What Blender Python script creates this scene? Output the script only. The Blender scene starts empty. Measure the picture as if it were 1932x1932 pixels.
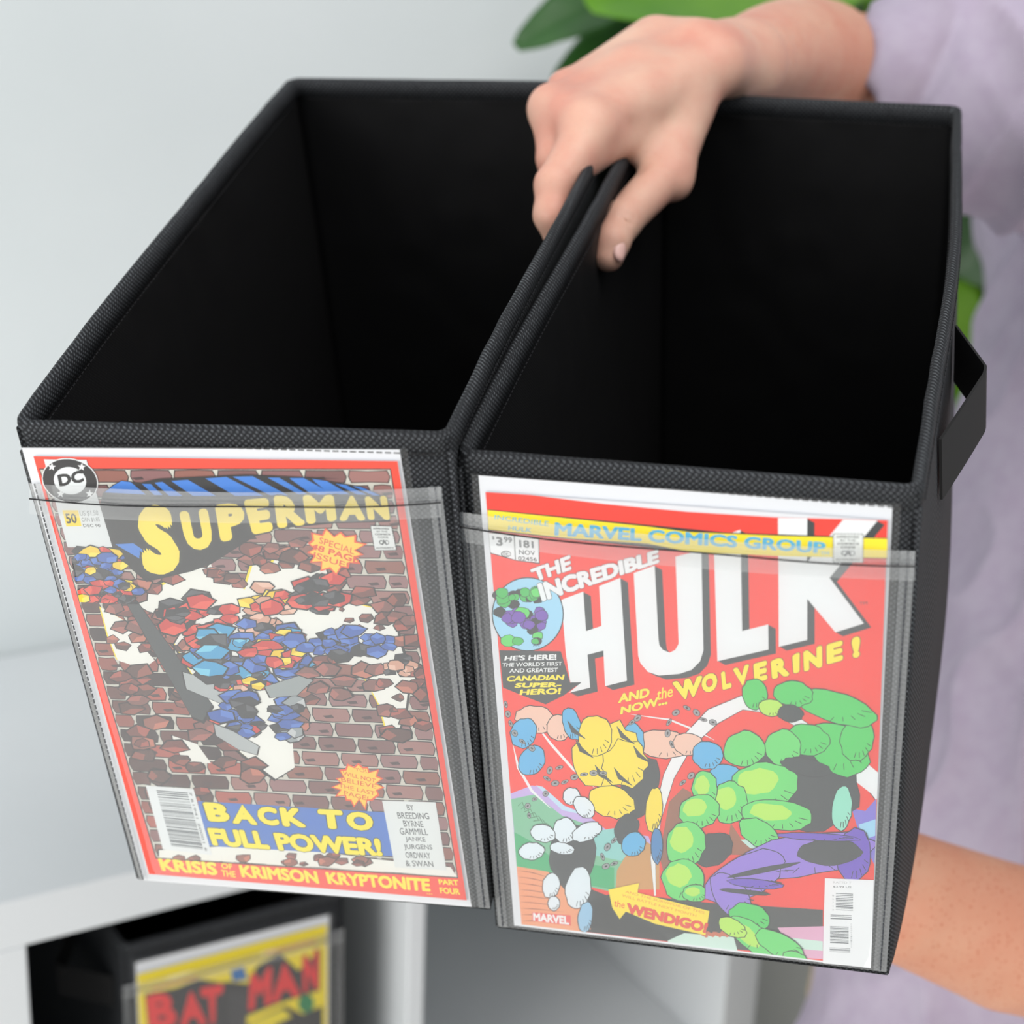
import bpy, bmesh, math, random
import numpy as np
from mathutils import Matrix, Vector, noise
random.seed(7)
SC = bpy.context.scene; COL = SC.collection

# ------------------------------------------------------------------ camera
F = 3300.0                       # focal length in pixels of a 1932 px frame
def ray(px, py): return np.array([(px-966)/F, (py-966)/F, 1.0])
_dn = ray(600, 10700); _up = -_dn/np.linalg.norm(_dn)       # plumb direction as the camera sees it
_fw = np.array([0, 0, 1.0])-_up*_up[2]; _fw /= np.linalg.norm(_fw)
_rt = np.cross(_fw, _up); _rt = _rt if _rt[0] > 0 else -_rt
CAMZ = 1.49
M = np.array([_rt, _fw, _up])    # camera frame (x right, y down, z away) -> world
O = np.array([0, 0, CAMZ])
def w(v): return M@np.asarray(v, float)+O
def ww(V): return np.asarray(V, float)@M.T+O
def q(px, py, z): return ray(px, py)*z                      # a real point z metres away
cd = bpy.data.cameras.new('camera'); cam = bpy.data.objects.new('camera', cd); COL.objects.link(cam)
R = np.column_stack([M@[1, 0, 0], M@[0, -1, 0], M@[0, 0, -1]])
cam.matrix_world = Matrix([list(R[0])+[0], list(R[1])+[0], list(R[2])+[CAMZ], [0, 0, 0, 1]])
cd.sensor_width = 36; cd.lens = F/1932*36; cd.clip_start = 0.05
cd.dof.use_dof = True; cd.dof.focus_distance = 0.86; cd.dof.aperture_fstop = 6.0
SC.camera = cam

# ------------------------------------------------------------------ light
wd = bpy.data.worlds.new('world'); SC.world = wd; wd.use_nodes = True
bg = wd.node_tree.nodes['Background']; bg.inputs[0].default_value = (0.90, 0.95, 1.0, 1); bg.inputs[1].default_value = 0.52
def area(name, loc, tgt, sx, sy, power, col=(1, 1, 1)):
    l = bpy.data.lights.new(name, 'AREA'); l.shape = 'RECTANGLE'; l.size = sx; l.size_y = sy; l.energy = power; l.color = col
    o = bpy.data.objects.new(name, l); COL.objects.link(o); o.location = loc
    o.rotation_euler = (Vector(tgt)-Vector(loc)).to_track_quat('-Z', 'Y').to_euler()
    return o
area('window_light', (-2.0, -1.0, 1.25), (0.2, 1.1, 0.9), 2.2, 2.4, 64, (1.0, 0.985, 0.96))
area('front_fill_light', (1.3, -1.4, .55), (0.5, 1.35, 0.55), 2.2, 1.0, 13, (1.0, 0.99, 0.96))  # added low fill to brighten the open shelf cell, not a real window
area('overhead_fill_light', (0.6, 0.2, 2.9), (0.3, 1.0, 0.9), 1.4, 1.4, 26, (1.0, 0.97, 0.94))  # added fill from above, turned up to lighten the shelf top
SC.view_settings.view_transform = 'Standard'; SC.view_settings.look = 'None'
SC.view_settings.gamma = 1.0; SC.view_settings.use_curve_mapping = False
SC.view_settings.exposure = 0.0

# ------------------------------------------------------------------ helpers
def lin(c):
    return tuple((x/255/12.92 if x/255 <= .04045 else ((x/255+.055)/1.055)**2.4) for x in c)
def mat(name, rgb=(200, 200, 200), rough=.6, **kw):
    m = bpy.data.materials.new(name); m.use_nodes = True; b = m.node_tree.nodes['Principled BSDF']
    b.inputs['Base Color'].default_value = (*lin(rgb), 1); b.inputs['Roughness'].default_value = rough
    for k, v in kw.items(): b.inputs[k.replace('_', ' ')].default_value = v
    return m
def nd(m, t, **kw):
    n = m.node_tree.nodes.new(t)
    for k, v in kw.items():
        if hasattr(n, k): setattr(n, k, v)
        else: n.inputs[k.replace('_', ' ')].default_value = v
    return n
def ln(m, a, b): m.node_tree.links.new(a, b)
def bsdf(m): return m.node_tree.nodes['Principled BSDF']
def math_n(m, op, a, b=None):
    n = nd(m, 'ShaderNodeMath', operation=op)
    for i, v in enumerate((a, b)):
        if v is None: continue
        if isinstance(v, (int, float)): n.inputs[i].default_value = v
        else: ln(m, v, n.inputs[i])
    return n.outputs[0]
def noise_mix(m, c1, c2, scale, detail=4, lo=.35, hi=.65, bump=0, dist=.002):
    tc = nd(m, 'ShaderNodeTexCoord'); no = nd(m, 'ShaderNodeTexNoise', Scale=scale, Detail=detail)
    ln(m, tc.outputs['Object'], no.inputs['Vector'])
    r = nd(m, 'ShaderNodeValToRGB'); r.color_ramp.elements[0].position = lo; r.color_ramp.elements[1].position = hi
    r.color_ramp.elements[0].color = (*lin(c1), 1); r.color_ramp.elements[1].color = (*lin(c2), 1)
    ln(m, no.outputs[0], r.inputs[0]); ln(m, r.outputs[0], bsdf(m).inputs['Base Color'])
    if bump:
        bp = nd(m, 'ShaderNodeBump', Strength=bump, Distance=dist); ln(m, no.outputs[0], bp.inputs['Height'])
        ln(m, bp.outputs[0], bsdf(m).inputs['Normal'])
    return m
def empty(name, label, cat, mw, group=None):
    o = bpy.data.objects.new(name, None); COL.objects.link(o); o.matrix_world = mw; o.empty_display_size = .05
    o['label'] = label; o['category'] = cat
    if group: o['group'] = group
    return o
bpy.context.view_layer.update()
def mesh(name, V, Fc, m, parent=None, mw=None, smooth=False, world=True, mats=None, kind=None, label=None):
    """V in world coordinates (or in the parent's when world=False); one mesh object"""
    V = np.asarray(V, float)
    base = parent if mw is None else None
    if world:
        mm = MW[parent.name] if parent is not None else mw
        if mm is not None:
            inv = np.array(mm.inverted()); V = V@inv[:3, :3].T+inv[:3, 3]
    me = bpy.data.meshes.new(name); me.from_pydata(V.tolist(), [], [list(map(int, f)) for f in Fc]); me.validate(); me.update()
    for x in (mats or [m]): me.materials.append(x)
    if smooth: me.polygons.foreach_set('use_smooth', [True]*len(me.polygons))
    o = bpy.data.objects.new(name, me); COL.objects.link(o)
    if parent is not None: o.parent = parent
    elif mw is not None: o.matrix_world = mw
    if parent is not None: MW[o.name] = MW[parent.name]
    if kind: o['kind'] = kind
    if label: o['label'] = label
    return o
MW = {}                                                     # world matrices of roots
def root(name, label, cat, mw, group=None):
    o = empty(name, label, cat, mw, group); MW[o.name] = mw.copy(); return o
def boxgeo(x0, x1, y0, y1, z0, z1):
    V = [(x, y, z) for z in (z0, z1) for y in (y0, y1) for x in (x0, x1)]
    return V, [(0, 2, 3, 1), (4, 5, 7, 6), (0, 1, 5, 4), (2, 6, 7, 3), (0, 4, 6, 2), (1, 3, 7, 5)]
class Acc:
    def __init__(s): s.V = []; s.F = []
    def add(s, V, Fc):
        n = len(s.V); s.V += [tuple(v) for v in V]; s.F += [tuple(i+n for i in f) for f in Fc]
    def box(s, *a): s.add(*boxgeo(*a))
    def tube(s, P, r, seg=8, caps=True):
        P = [np.array(p, float) for p in P]; V = []; n = len(P)
        up = np.array([.13, .21, .97])
        for i, p in enumerate(P):
            t = P[min(i+1, n-1)]-P[max(i-1, 0)]; t /= np.linalg.norm(t)+1e-12
            a = np.cross(t, up); a /= np.linalg.norm(a); b = np.cross(t, a)
            rr = r[i] if hasattr(r, '__len__') else r
            V += [p+rr*(a*math.cos(2*math.pi*k/seg)+b*math.sin(2*math.pi*k/seg)) for k in range(seg)]
        Fc = [(i*seg+k, i*seg+(k+1) % seg, (i+1)*seg+(k+1) % seg, (i+1)*seg+k) for i in range(n-1) for k in range(seg)]
        if caps: Fc += [tuple(range(seg))[::-1], tuple((n-1)*seg+k for k in range(seg))]
        s.add(V, Fc)

# ------------------------------------------------------------------ materials
def fabric(name, c0, c1, pitch=.0030, rough=.75, bump=.35):
    m = mat(name, c0, rough); b = bsdf(m)
    tc = nd(m, 'ShaderNodeTexCoord'); s = nd(m, 'ShaderNodeSeparateXYZ'); ln(m, tc.outputs['Object'], s.inputs[0])
    k = math.pi/pitch*1.414/2
    u = math_n(m, 'ADD', s.outputs[0], s.outputs[1]); v = s.outputs[2]
    a = math_n(m, 'SINE', math_n(m, 'MULTIPLY', math_n(m, 'ADD', u, v), k*1.414))
    c = math_n(m, 'SINE', math_n(m, 'MULTIPLY', math_n(m, 'SUBTRACT', u, v), k*1.414))
    p = math_n(m, 'POWER', math_n(m, 'ABSOLUTE', math_n(m, 'MULTIPLY', a, c)), 2.2)
    no = nd(m, 'ShaderNodeTexNoise', Scale=900.0, Detail=2.0); ln(m, tc.outputs['Object'], no.inputs['Vector'])
    p2 = math_n(m, 'MULTIPLY', p, math_n(m, 'ADD', math_n(m, 'MULTIPLY', no.outputs[0], 1.6), -.15))
    mx = nd(m, 'ShaderNodeMix', data_type='RGBA'); ln(m, p2, mx.inputs[0])
    mx.inputs[6].default_value = (*lin(c0), 1); mx.inputs[7].default_value = (*lin(c1), 1)
    ln(m, mx.outputs[2], b.inputs['Base Color'])
    bp = nd(m, 'ShaderNodeBump', Strength=bump, Distance=.0006); ln(m, p2, bp.inputs['Height']); ln(m, bp.outputs[0], b.inputs['Normal'])
    return m
M_FAB = fabric('black_nonwoven_fabric', (23, 24, 27), (104, 108, 112))
M_FAB.node_tree.nodes['Principled BSDF'].inputs['Specular IOR Level'].default_value = .25
M_IN = fabric('black_lining', (16, 16, 17), (28, 28, 30), pitch=.002, rough=.6, bump=.15)
bsdf(M_IN).inputs['Specular IOR Level'].default_value = .25
M_THR = mat('black_thread', (14, 14, 18), .6)
M_THRG = mat('grey_thread', (60, 62, 68), .6)
M_STRAP = mat('black_webbing', (20, 19, 20), .8)
def vinyl(name, rough, mul, haze, add=0.0):
    m = bpy.data.materials.new(name); m.use_nodes = True; nt = m.node_tree; nt.nodes.clear()
    out = nt.nodes.new('ShaderNodeOutputMaterial'); tr = nt.nodes.new('ShaderNodeBsdfTransparent'); gl = nt.nodes.new('ShaderNodeBsdfGlossy')
    df = nt.nodes.new('ShaderNodeBsdfDiffuse'); df.inputs[0].default_value = (.85, .9, .95, 1)
    gl.inputs['Roughness'].default_value = rough; lw = nt.nodes.new('ShaderNodeLayerWeight'); lw.inputs[0].default_value = .5
    pw_ = nt.nodes.new('ShaderNodeMath'); pw_.operation = 'POWER'; pw_.inputs[1].default_value = 4; nt.links.new(lw.outputs['Facing'], pw_.inputs[0])
    fr = nt.nodes.new('ShaderNodeMath'); fr.operation = 'MULTIPLY_ADD'; fr.inputs[1].default_value = .9; fr.inputs[2].default_value = .045; nt.links.new(pw_.outputs[0], fr.inputs[0])
    mt = nt.nodes.new('ShaderNodeMath'); mt.operation = 'MULTIPLY_ADD'; mt.inputs[1].default_value = mul; mt.inputs[2].default_value = add
    m1 = nt.nodes.new('ShaderNodeMixShader'); m2 = nt.nodes.new('ShaderNodeMixShader'); m2.inputs[0].default_value = haze
    nt.links.new(tr.outputs[0], m2.inputs[1]); nt.links.new(df.outputs[0], m2.inputs[2])
    nt.links.new(fr.outputs[0], mt.inputs[0]); nt.links.new(mt.outputs[0], m1.inputs[0])
    nt.links.new(m2.outputs[0], m1.inputs[1]); nt.links.new(gl.outputs[0], m1.inputs[2]); nt.links.new(m1.outputs[0], out.inputs[0])
    return m
M_VIN = vinyl('clear_vinyl', .12, 1.9, .07)
M_SLV = vinyl('clear_plastic_sleeve', .06, 1.2, .01)
M_HEM = vinyl('clear_vinyl_hem', .10, 2.4, .09)
M_PAPER = mat('white_board', (224, 226, 230), .5)
M_INK = bpy.data.materials.new('printed_ink'); M_INK.use_nodes = True
_a = nd(M_INK, 'ShaderNodeAttribute', attribute_name='ink'); ln(M_INK, _a.outputs['Color'], bsdf(M_INK).inputs['Base Color'])
bsdf(M_INK).inputs['Roughness'].default_value = .45; bsdf(M_INK).inputs['Specular IOR Level'].default_value = .3
M_WHITE = noise_mix(mat('white_laminate', (222, 226, 228), .45), (220, 224, 226), (226, 229, 231), 3)
M_WALL = noise_mix(mat('pale_grey_wall', (222, 226, 226), .8), (212, 219, 220), (220, 226, 227), 2, bump=.05)
M_FLOOR = noise_mix(mat('pale_floor', (205, 203, 198), .5), (216, 213, 206), (228, 226, 220), 4)

def skin_mat():
    m = mat('skin', (214, 160, 136), .5, Subsurface_Weight=.12, Subsurface_Scale=.008); b = bsdf(m)
    b.inputs['Subsurface Radius'].default_value = (1.0, .35, .2); b.inputs['Specular IOR Level'].default_value = .35
    tc = nd(m, 'ShaderNodeTexCoord')
    n1 = nd(m, 'ShaderNodeTexNoise', Scale=22.0, Detail=5.0); ln(m, tc.outputs['Object'], n1.inputs['Vector'])
    r1 = nd(m, 'ShaderNodeValToRGB'); e = r1.color_ramp.elements; e[0].position = .32; e[1].position = .68
    e[0].color = (*lin((212, 150, 132)), 1); e[1].color = (*lin((222, 182, 160)), 1); ln(m, n1.outputs[0], r1.inputs[0])
    vo = nd(m, 'ShaderNodeTexVoronoi', Scale=300.0); ln(m, tc.outputs['Object'], vo.inputs['Vector'])
    f1 = nd(m, 'ShaderNodeMapRange'); f1.inputs['From Min'].default_value = .42; f1.inputs['From Max'].default_value = .12; ln(m, vo.outputs['Distance'], f1.inputs['Value'])
    sc_ = nd(m, 'ShaderNodeSeparateColor'); ln(m, vo.outputs['Color'], sc_.inputs[0])
    frk = math_n(m, 'MULTIPLY', f1.outputs[0], math_n(m, 'POWER', sc_.outputs[0], 1.6))
    n2 = nd(m, 'ShaderNodeTexNoise', Scale=45.0, Detail=2.0); ln(m, tc.outputs['Object'], n2.inputs['Vector'])
    fac = math_n(m, 'MULTIPLY', frk, math_n(m, 'MULTIPLY', n2.outputs[0], 1.9))
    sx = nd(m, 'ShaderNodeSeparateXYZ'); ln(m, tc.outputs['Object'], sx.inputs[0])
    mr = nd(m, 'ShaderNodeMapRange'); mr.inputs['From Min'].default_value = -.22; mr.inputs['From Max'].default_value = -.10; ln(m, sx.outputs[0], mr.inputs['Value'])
    arm_tone = mr.outputs[0]; fac = math_n(m, 'MULTIPLY', fac, math_n(m, 'ADD', math_n(m, 'MULTIPLY', arm_tone, .75), .12))  # skin gets darker and more orange from the hand towards the elbow
    tm = nd(m, 'ShaderNodeMix', data_type='RGBA'); ln(m, math_n(m, 'MULTIPLY', arm_tone, .62), tm.inputs[0]); ln(m, r1.outputs[0], tm.inputs[6]); tm.inputs[7].default_value = (*lin((204, 138, 104)), 1)
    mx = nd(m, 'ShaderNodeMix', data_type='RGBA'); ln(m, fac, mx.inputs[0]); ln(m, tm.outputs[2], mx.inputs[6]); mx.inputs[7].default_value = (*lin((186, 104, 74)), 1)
    ln(m, mx.outputs[2], b.inputs['Base Color'])
    n3 = nd(m, 'ShaderNodeTexNoise', Scale=420.0, Detail=3.0); ln(m, tc.outputs['Object'], n3.inputs['Vector'])
    bp = nd(m, 'ShaderNodeBump', Strength=.12, Distance=.001); ln(m, n3.outputs[0], bp.inputs['Height']); ln(m, bp.outputs[0], b.inputs['Normal'])
    return m
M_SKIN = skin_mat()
M_NAIL = mat('nail', (232, 186, 176), .3)
M_SHIRT = noise_mix(mat('lavender_jersey', (176, 165, 184), .9), (172, 160, 180), (178, 168, 186), 60, bump=.1, dist=.0008)
M_TROU = noise_mix(mat('beige_twill', (176, 160, 138), .9), (168, 150, 128), (182, 166, 146), 80)
M_SHOE = mat('white_shoe', (215, 215, 212), .6)
def leaf_mat(n, a, b):
    m = noise_mix(mat(n, a, .38), a, b, 9, lo=.3, hi=.7); bsdf(m).inputs['Transmission Weight'].default_value = 0
    return m
M_LEAF = leaf_mat('bright_leaf', (72, 128, 8), (112, 162, 22)); M_LEAFD = leaf_mat('dark_leaf', (34, 74, 30), (52, 98, 38))
M_STEM = mat('green_stem', (70, 96, 40), .6); M_POT = mat('white_ceramic_pot', (215, 215, 210), .35); M_SOIL = mat('soil', (48, 36, 28), .95)

# ------------------------------------------------------------------ setting and shelf frame
TH = math.radians(31)
S = np.array([math.cos(TH), math.sin(TH), 0]); N = np.array([-math.sin(TH), math.cos(TH), 0]); Z = np.array([0, 0, 1.0])
HS = .72; TOPZ = CAMZ-HS; BT = .042; IT = .017
d0 = M@ray(50, 1784); P0 = d0*(-(HS+BT)/d0[2])+O                    # inner lower-left corner of the top board's front edge
ORG = np.array([P0[0], P0[1], 0])
SMW = Matrix([[S[0], N[0], 0, ORG[0]], [S[1], N[1], 0, ORG[1]], [0, 0, 1, 0], [0, 0, 0, 1]])
DEP = .46; C1 = .332; C2 = C1+IT; C3 = C2+.345; RX = C3+BT; CH = (TOPZ-2*BT-IT)/2

def struct(name, V, Fc, m, mw=None):
    o = mesh(name, V, Fc, m, mw=mw, world=False); o['kind'] = 'structure'; return o
V, Fc = boxgeo(-2.0, 3.6, DEP+.002, DEP+.1, 0, 2.7); struct('wall_back', V, Fc, M_WALL, SMW)
V, Fc = boxgeo(-2.6, 4.2, -3.2, 3.6, -.05, 0); struct('floor', V, Fc, M_FLOOR)
V, Fc = boxgeo(RX, 3.6, DEP-.012, DEP+.002, 0, .09); struct('baseboard_back', V, Fc, M_WHITE, SMW)

def bevel(o, wd=.002, seg=2):
    b = o.modifiers.new('bevel', 'BEVEL'); b.width = wd; b.segments = seg; b.limit_method = 'ANGLE'; return o
sh = root('shelf_unit', 'white open cube shelf unit against the wall, holding the black box with the yellow comic', 'shelf', SMW)
def board(name, *a): return bevel(mesh(name, *boxgeo(*a), M_WHITE, sh, world=False), .0015)
board('top_board', -BT, RX, 0, DEP, TOPZ-BT, TOPZ)
board('bottom_board', -BT, RX, 0, DEP, 0, BT)
board('side_board', -BT, 0, 0, DEP, BT, TOPZ-BT); board('side_board', C3, RX, 0, DEP, BT, TOPZ-BT)
board('divider', C1, C2, .001, DEP, BT, TOPZ-BT)
board('shelf_board', 0, C1, .002, DEP, BT+CH, BT+CH+IT); board('shelf_board', C2, C3, .002, DEP, BT+CH, BT+CH+IT)
CELLZ = BT+CH+IT                                                    # floor of the upper cells

# ------------------------------------------------------------------ storage boxes (soft, so each wall is deformed between its corners)
W0, D0, H0 = .2050, .4500, .30
class Box:
    def __init__(s, X, Y, Zv, T, front, backtop, bowL=0., bowR=0., lowR=0.):
        """rigid fit: X right, Y down, Zv away, T top-left-front (camera frame); corners then slide to where the cloth is pulled"""
        s.X, s.Y, s.Zv, s.T = map(np.array, (X, Y, Zv, T)); s.nrm = s.Zv/np.linalg.norm(s.Zv)
        s.bowL, s.bowR, s.lowR = bowL, bowR, lowR
        TL, TR, BR, BL = [s.fp(*p) for p in front]
        kb = [s.T+s.Zv*D0, s.T+s.X*W0+s.Zv*D0]
        tb = [q(p[0], p[1], k[2]) for p, k in zip(backtop, kb)]
        dn = s.Y*H0
        s.c = {(0, 0, 1): TL, (1, 0, 1): TR, (1, 0, 0): BR, (0, 0, 0): BL, (0, 1, 1): tb[0], (1, 1, 1): tb[1],
               (0, 1, 0): kb[0]+dn+s.X*.004, (1, 1, 0): kb[1]+dn-s.X*.004}
    def fp(s, px, py, off=0.):
        d = ray(px, py); P = s.T-s.nrm*off
        return d*((P@s.nrm)/(d@s.nrm))
    def P(s, x, y, z):
        u, v, ww_ = x/W0, y/D0, z/H0; r = 0
        for (a, b, c), p in s.c.items():
            r = r+(u if a else 1-u)*(v if b else 1-v)*(ww_ if c else 1-ww_)*p
        vv = min(max(v, 0), 1); uu = min(max(u, 0), 1); hh = min(max(ww_, 0), 1.1)
        bow = math.sin(math.pi*vv)*(.3+.7*hh)
        wob = .0012*math.sin(9*v+3)*math.sin(7*ww_)*(1 if 0 < vv < 1 else 0)
        r = r+s.X*(-(s.bowL)*(1-uu)+s.bowR*uu)*bow+s.X*wob+s.X*s.lowR*uu*math.sin(math.pi*vv)**.7*math.sin(math.pi*min(1, max(0, 1-ww_))*.62)
        return r
    def Pw(s, x, y, z): return w(s.P(x, y, z))
def rotmw(X, Ydn, Zv, base):
    X, A, U = M@np.array(X), M@np.array(Zv), -(M@np.array(Ydn))
    return Matrix([[X[i], A[i], U[i], base[i]] for i in range(3)]+[[0, 0, 0, 1]])
def grid(fn, nu, nv):
    V = [fn(i/nu, j/nv) for j in range(nv+1) for i in range(nu+1)]
    Fc = [(j*(nu+1)+i, j*(nu+1)+i+1, (j+1)*(nu+1)+i+1, (j+1)*(nu+1)+i) for j in range(nv) for i in range(nu)]
    return V, Fc
def slab(fo, fi, nu, nv):
    """closed sheet between outer fn and inner fn"""
    V1, F1 = grid(fo, nu, nv); V2, _ = grid(fi, nu, nv); n = len(V1)
    Fc = list(F1)+[tuple(i+n for i in f[::-1]) for f in F1]
    rim = [i for i in range(nu+1)]+[(j+1)*(nu+1)-1 for j in range(1, nv+1)]+[nv*(nu+1)+i for i in range(nu-1, -1, -1)]+[j*(nu+1) for j in range(nv-1, 0, -1)]
    for a, b in zip(rim, rim[1:]+rim[:1]): Fc.append((b, a, a+n, b+n))
    return V1+V2, Fc
WT = .003
def make_box(B, rt_, stitches=True):
    P = B.Pw
    def wr(x, y, z, k):  # small cloth ripples on the walls
        return k*noise.noise(Vector((x*14, y*14, z*14)))*.0022
    H = H0-.002
    def part(name, fo, fi, nu=16, nv=12, mats=None):
        V, Fc = slab(fo, fi, nu, nv); o = mesh(name, V, Fc, None, rt_, smooth=False, mats=[M_FAB, M_IN])
        n = nu*nv
        for i, p in enumerate(o.data.polygons):
            p.use_smooth = i < 2*n
            if n <= i < 2*n: p.material_index = 1
        return o
    part('front_panel', lambda u, v: P(u*W0, 0, v*H), lambda u, v: P(u*W0, WT, v*H), 10, 10)
    part('back_panel', lambda u, v: P(u*W0, D0, v*H), lambda u, v: P(u*W0, D0-WT+wr(u, 3, v, 1)*math.sin(3.14*u), v*H), 24, 24)
    part('side_panel', lambda u, v: P(0, u*D0, v*H), lambda u, v: P(WT+wr(5, u*2, v, 1)*math.sin(3.14*u), u*D0, v*H), 36, 20)
    part('side_panel', lambda u, v: P(W0, u*D0, v*H), lambda u, v: P(W0-WT+wr(9, u*2, v, 1)*math.sin(3.14*u), u*D0, v*H), 36, 20)
    part('bottom_panel', lambda u, v: P(u*W0, v*D0, 0), lambda u, v: P(u*W0, v*D0, WT), 10, 16)
    # binding tape folded over the top edge
    r = .007; path = []
    def arc(cx, cy, a0):
        return [(cx+r*math.cos(a0+t*math.pi/2/4), cy+r*math.sin(a0+t*math.pi/2/4)) for t in range(5)]
    c = [(r, r, math.pi), (W0-r, r, 1.5*math.pi), (W0-r, D0-r, 0), (r, D0-r, .5*math.pi)]
    for i in range(4):
        A = arc(*c[i]); path += A; nx = arc(*c[(i+1) % 4])[0]; a = A[-1]
        n = 24 if i % 2 else 12
        path += [(a[0]+(nx[0]-a[0])*t/n, a[1]+(nx[1]-a[1])*t/n) for t in range(1, n)]
    prof = [(.0012, -.0100), (.0016, -.002), (.0010, .0008), (-.001, .0016), (-.003, .0008), (-.0044, -.002), (-.0044, -.0110)]
    V = []; n = len(path); m = len(prof)
    for i, (x, y) in enumerate(path):
        a = np.array(path[i-1]); b = np.array(path[(i+1) % n]); t = (b-a)/np.linalg.norm(b-a); nn = (t[1], -t[0])
        k = .0006*noise.noise(Vector((x*60, y*60, 0)))
        for (o_, h_) in prof: V.append(P(x+nn[0]*(o_+k), y+nn[1]*(o_+k), H0+h_+(k if h_ < -.01 else 0)))
    Fc = [(i*m+j, ((i+1) % n)*m+j, ((i+1) % n)*m+(j+1) % m, i*m+(j+1) % m) for i in range(n) for j in range(m)]
    mesh('rim_binding', V, Fc, M_FAB, rt_, smooth=True)
    if stitches:
        A = Acc(); step = .0042
        def dashes(fn, L, th=.00032):
            k = int(L/step)
            for i in range(k):
                a, b = fn((i+.15)/k), fn((i+.85)/k); mid = fn((i+.5)/k)
                A.tube([a, mid, b], th, 5)
        dashes(lambda t: P(.006+t*(W0-.012), -.0018, H0-.0085), W0)
        dashes(lambda t: P(W0+.0018, .006+t*(D0-.012), H0-.0085), D0)
        dashes(lambda t: P(W0-.0050, .01+t*(D0-.02), H0-.0113), D0)
        dashes(lambda t: P(.01+t*(W0-.02), D0-.0052, H0-.0113), W0)
        dashes(lambda t: P(.0052, .01+t*(D0-.02), H0-.0113), D0)
        mesh('rim_stitching', A.V, A.F, M_THR, rt_, kind='stuff')
def seam_edge(B, rt_, px_line, off, name='corner_seam'):
    A = Acc(); A.tube([w(B.fp(x, y, off)) for x, y in px_line], .0013, 8); mesh(name, A.V, A.F, M_FAB, rt_, smooth=True)

# ------------------------------------------------------------------ flat print: ink shapes laid on a cover
_tc = {}
def glyphs(txt, off, base=None):
    k = (txt, off); base = off if base is None else base
    if k not in _tc:
        c = bpy.data.curves.new('t', 'FONT'); c.body = txt; c.resolution_u = 3; c.fill_mode = 'FRONT' if False else 'BOTH'
        c.dimensions = '2D'; c.space_line = .85; c.align_x = 'CENTER'
        o = bpy.data.objects.new('t', c); me = o.to_mesh()
        V = np.array([v.co[:2] for v in me.vertices]); Fc = [tuple(p.vertices) for p in me.polygons]
        o.to_mesh_clear(); bpy.data.objects.remove(o); bpy.data.curves.remove(c)
        nv0 = len(V)
        if off > 0:      # embolden by laying copies of the letter round a small circle
            nd_ = 12 if off > .04 else 6; n0 = len(V); V0, F0 = V, Fc; V, Fc = [V0], list(F0)
            for i in range(nd_):
                a = 2*math.pi*i/nd_; V.append(V0+[off*math.cos(a), off*math.sin(a)]); Fc += [tuple(x+n0*(i+1) for x in f) for f in F0]
            V = np.vstack(V)
        _tc[k] = (V, Fc, V.min(0), V.max(0), nv0)
    if (txt, base) not in _tc: glyphs(txt, base)
    V, Fc = _tc[k][:2]; mn, mx = _tc[(txt, base)][2:4]
    return (V-mn)/(mx-mn), Fc, _tc[k][4]
def clip_poly(P, Qd):
    P = [(float(a), float(b)) for a, b in P]
    for (x1, y1), (x2, y2) in zip(Qd, list(Qd[1:])+[Qd[0]]):
        f_ = lambda p_: (x2-x1)*(p_[1]-y1)-(y2-y1)*(p_[0]-x1); O_ = []
        for a, b in zip(P, P[1:]+P[:1]):
            fa, fb = f_(a), f_(b)
            if fa >= 0: O_.append(a)
            if (fa >= 0) != (fb >= 0): t = fa/(fa-fb); O_.append((a[0]+(b[0]-a[0])*t, a[1]+(b[1]-a[1])*t))
        P = O_
        if len(P) < 3: return []
    Q_ = [P[0]]
    for a in P[1:]:
        if abs(a[0]-Q_[-1][0])+abs(a[1]-Q_[-1][1]) > .02: Q_.append(a)
    return Q_ if len(Q_) > 2 and abs(sum(a[0]*b[1]-a[1]*b[0] for a, b in zip(Q_, Q_[1:]+Q_[:1]))) > .3 else []
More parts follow.
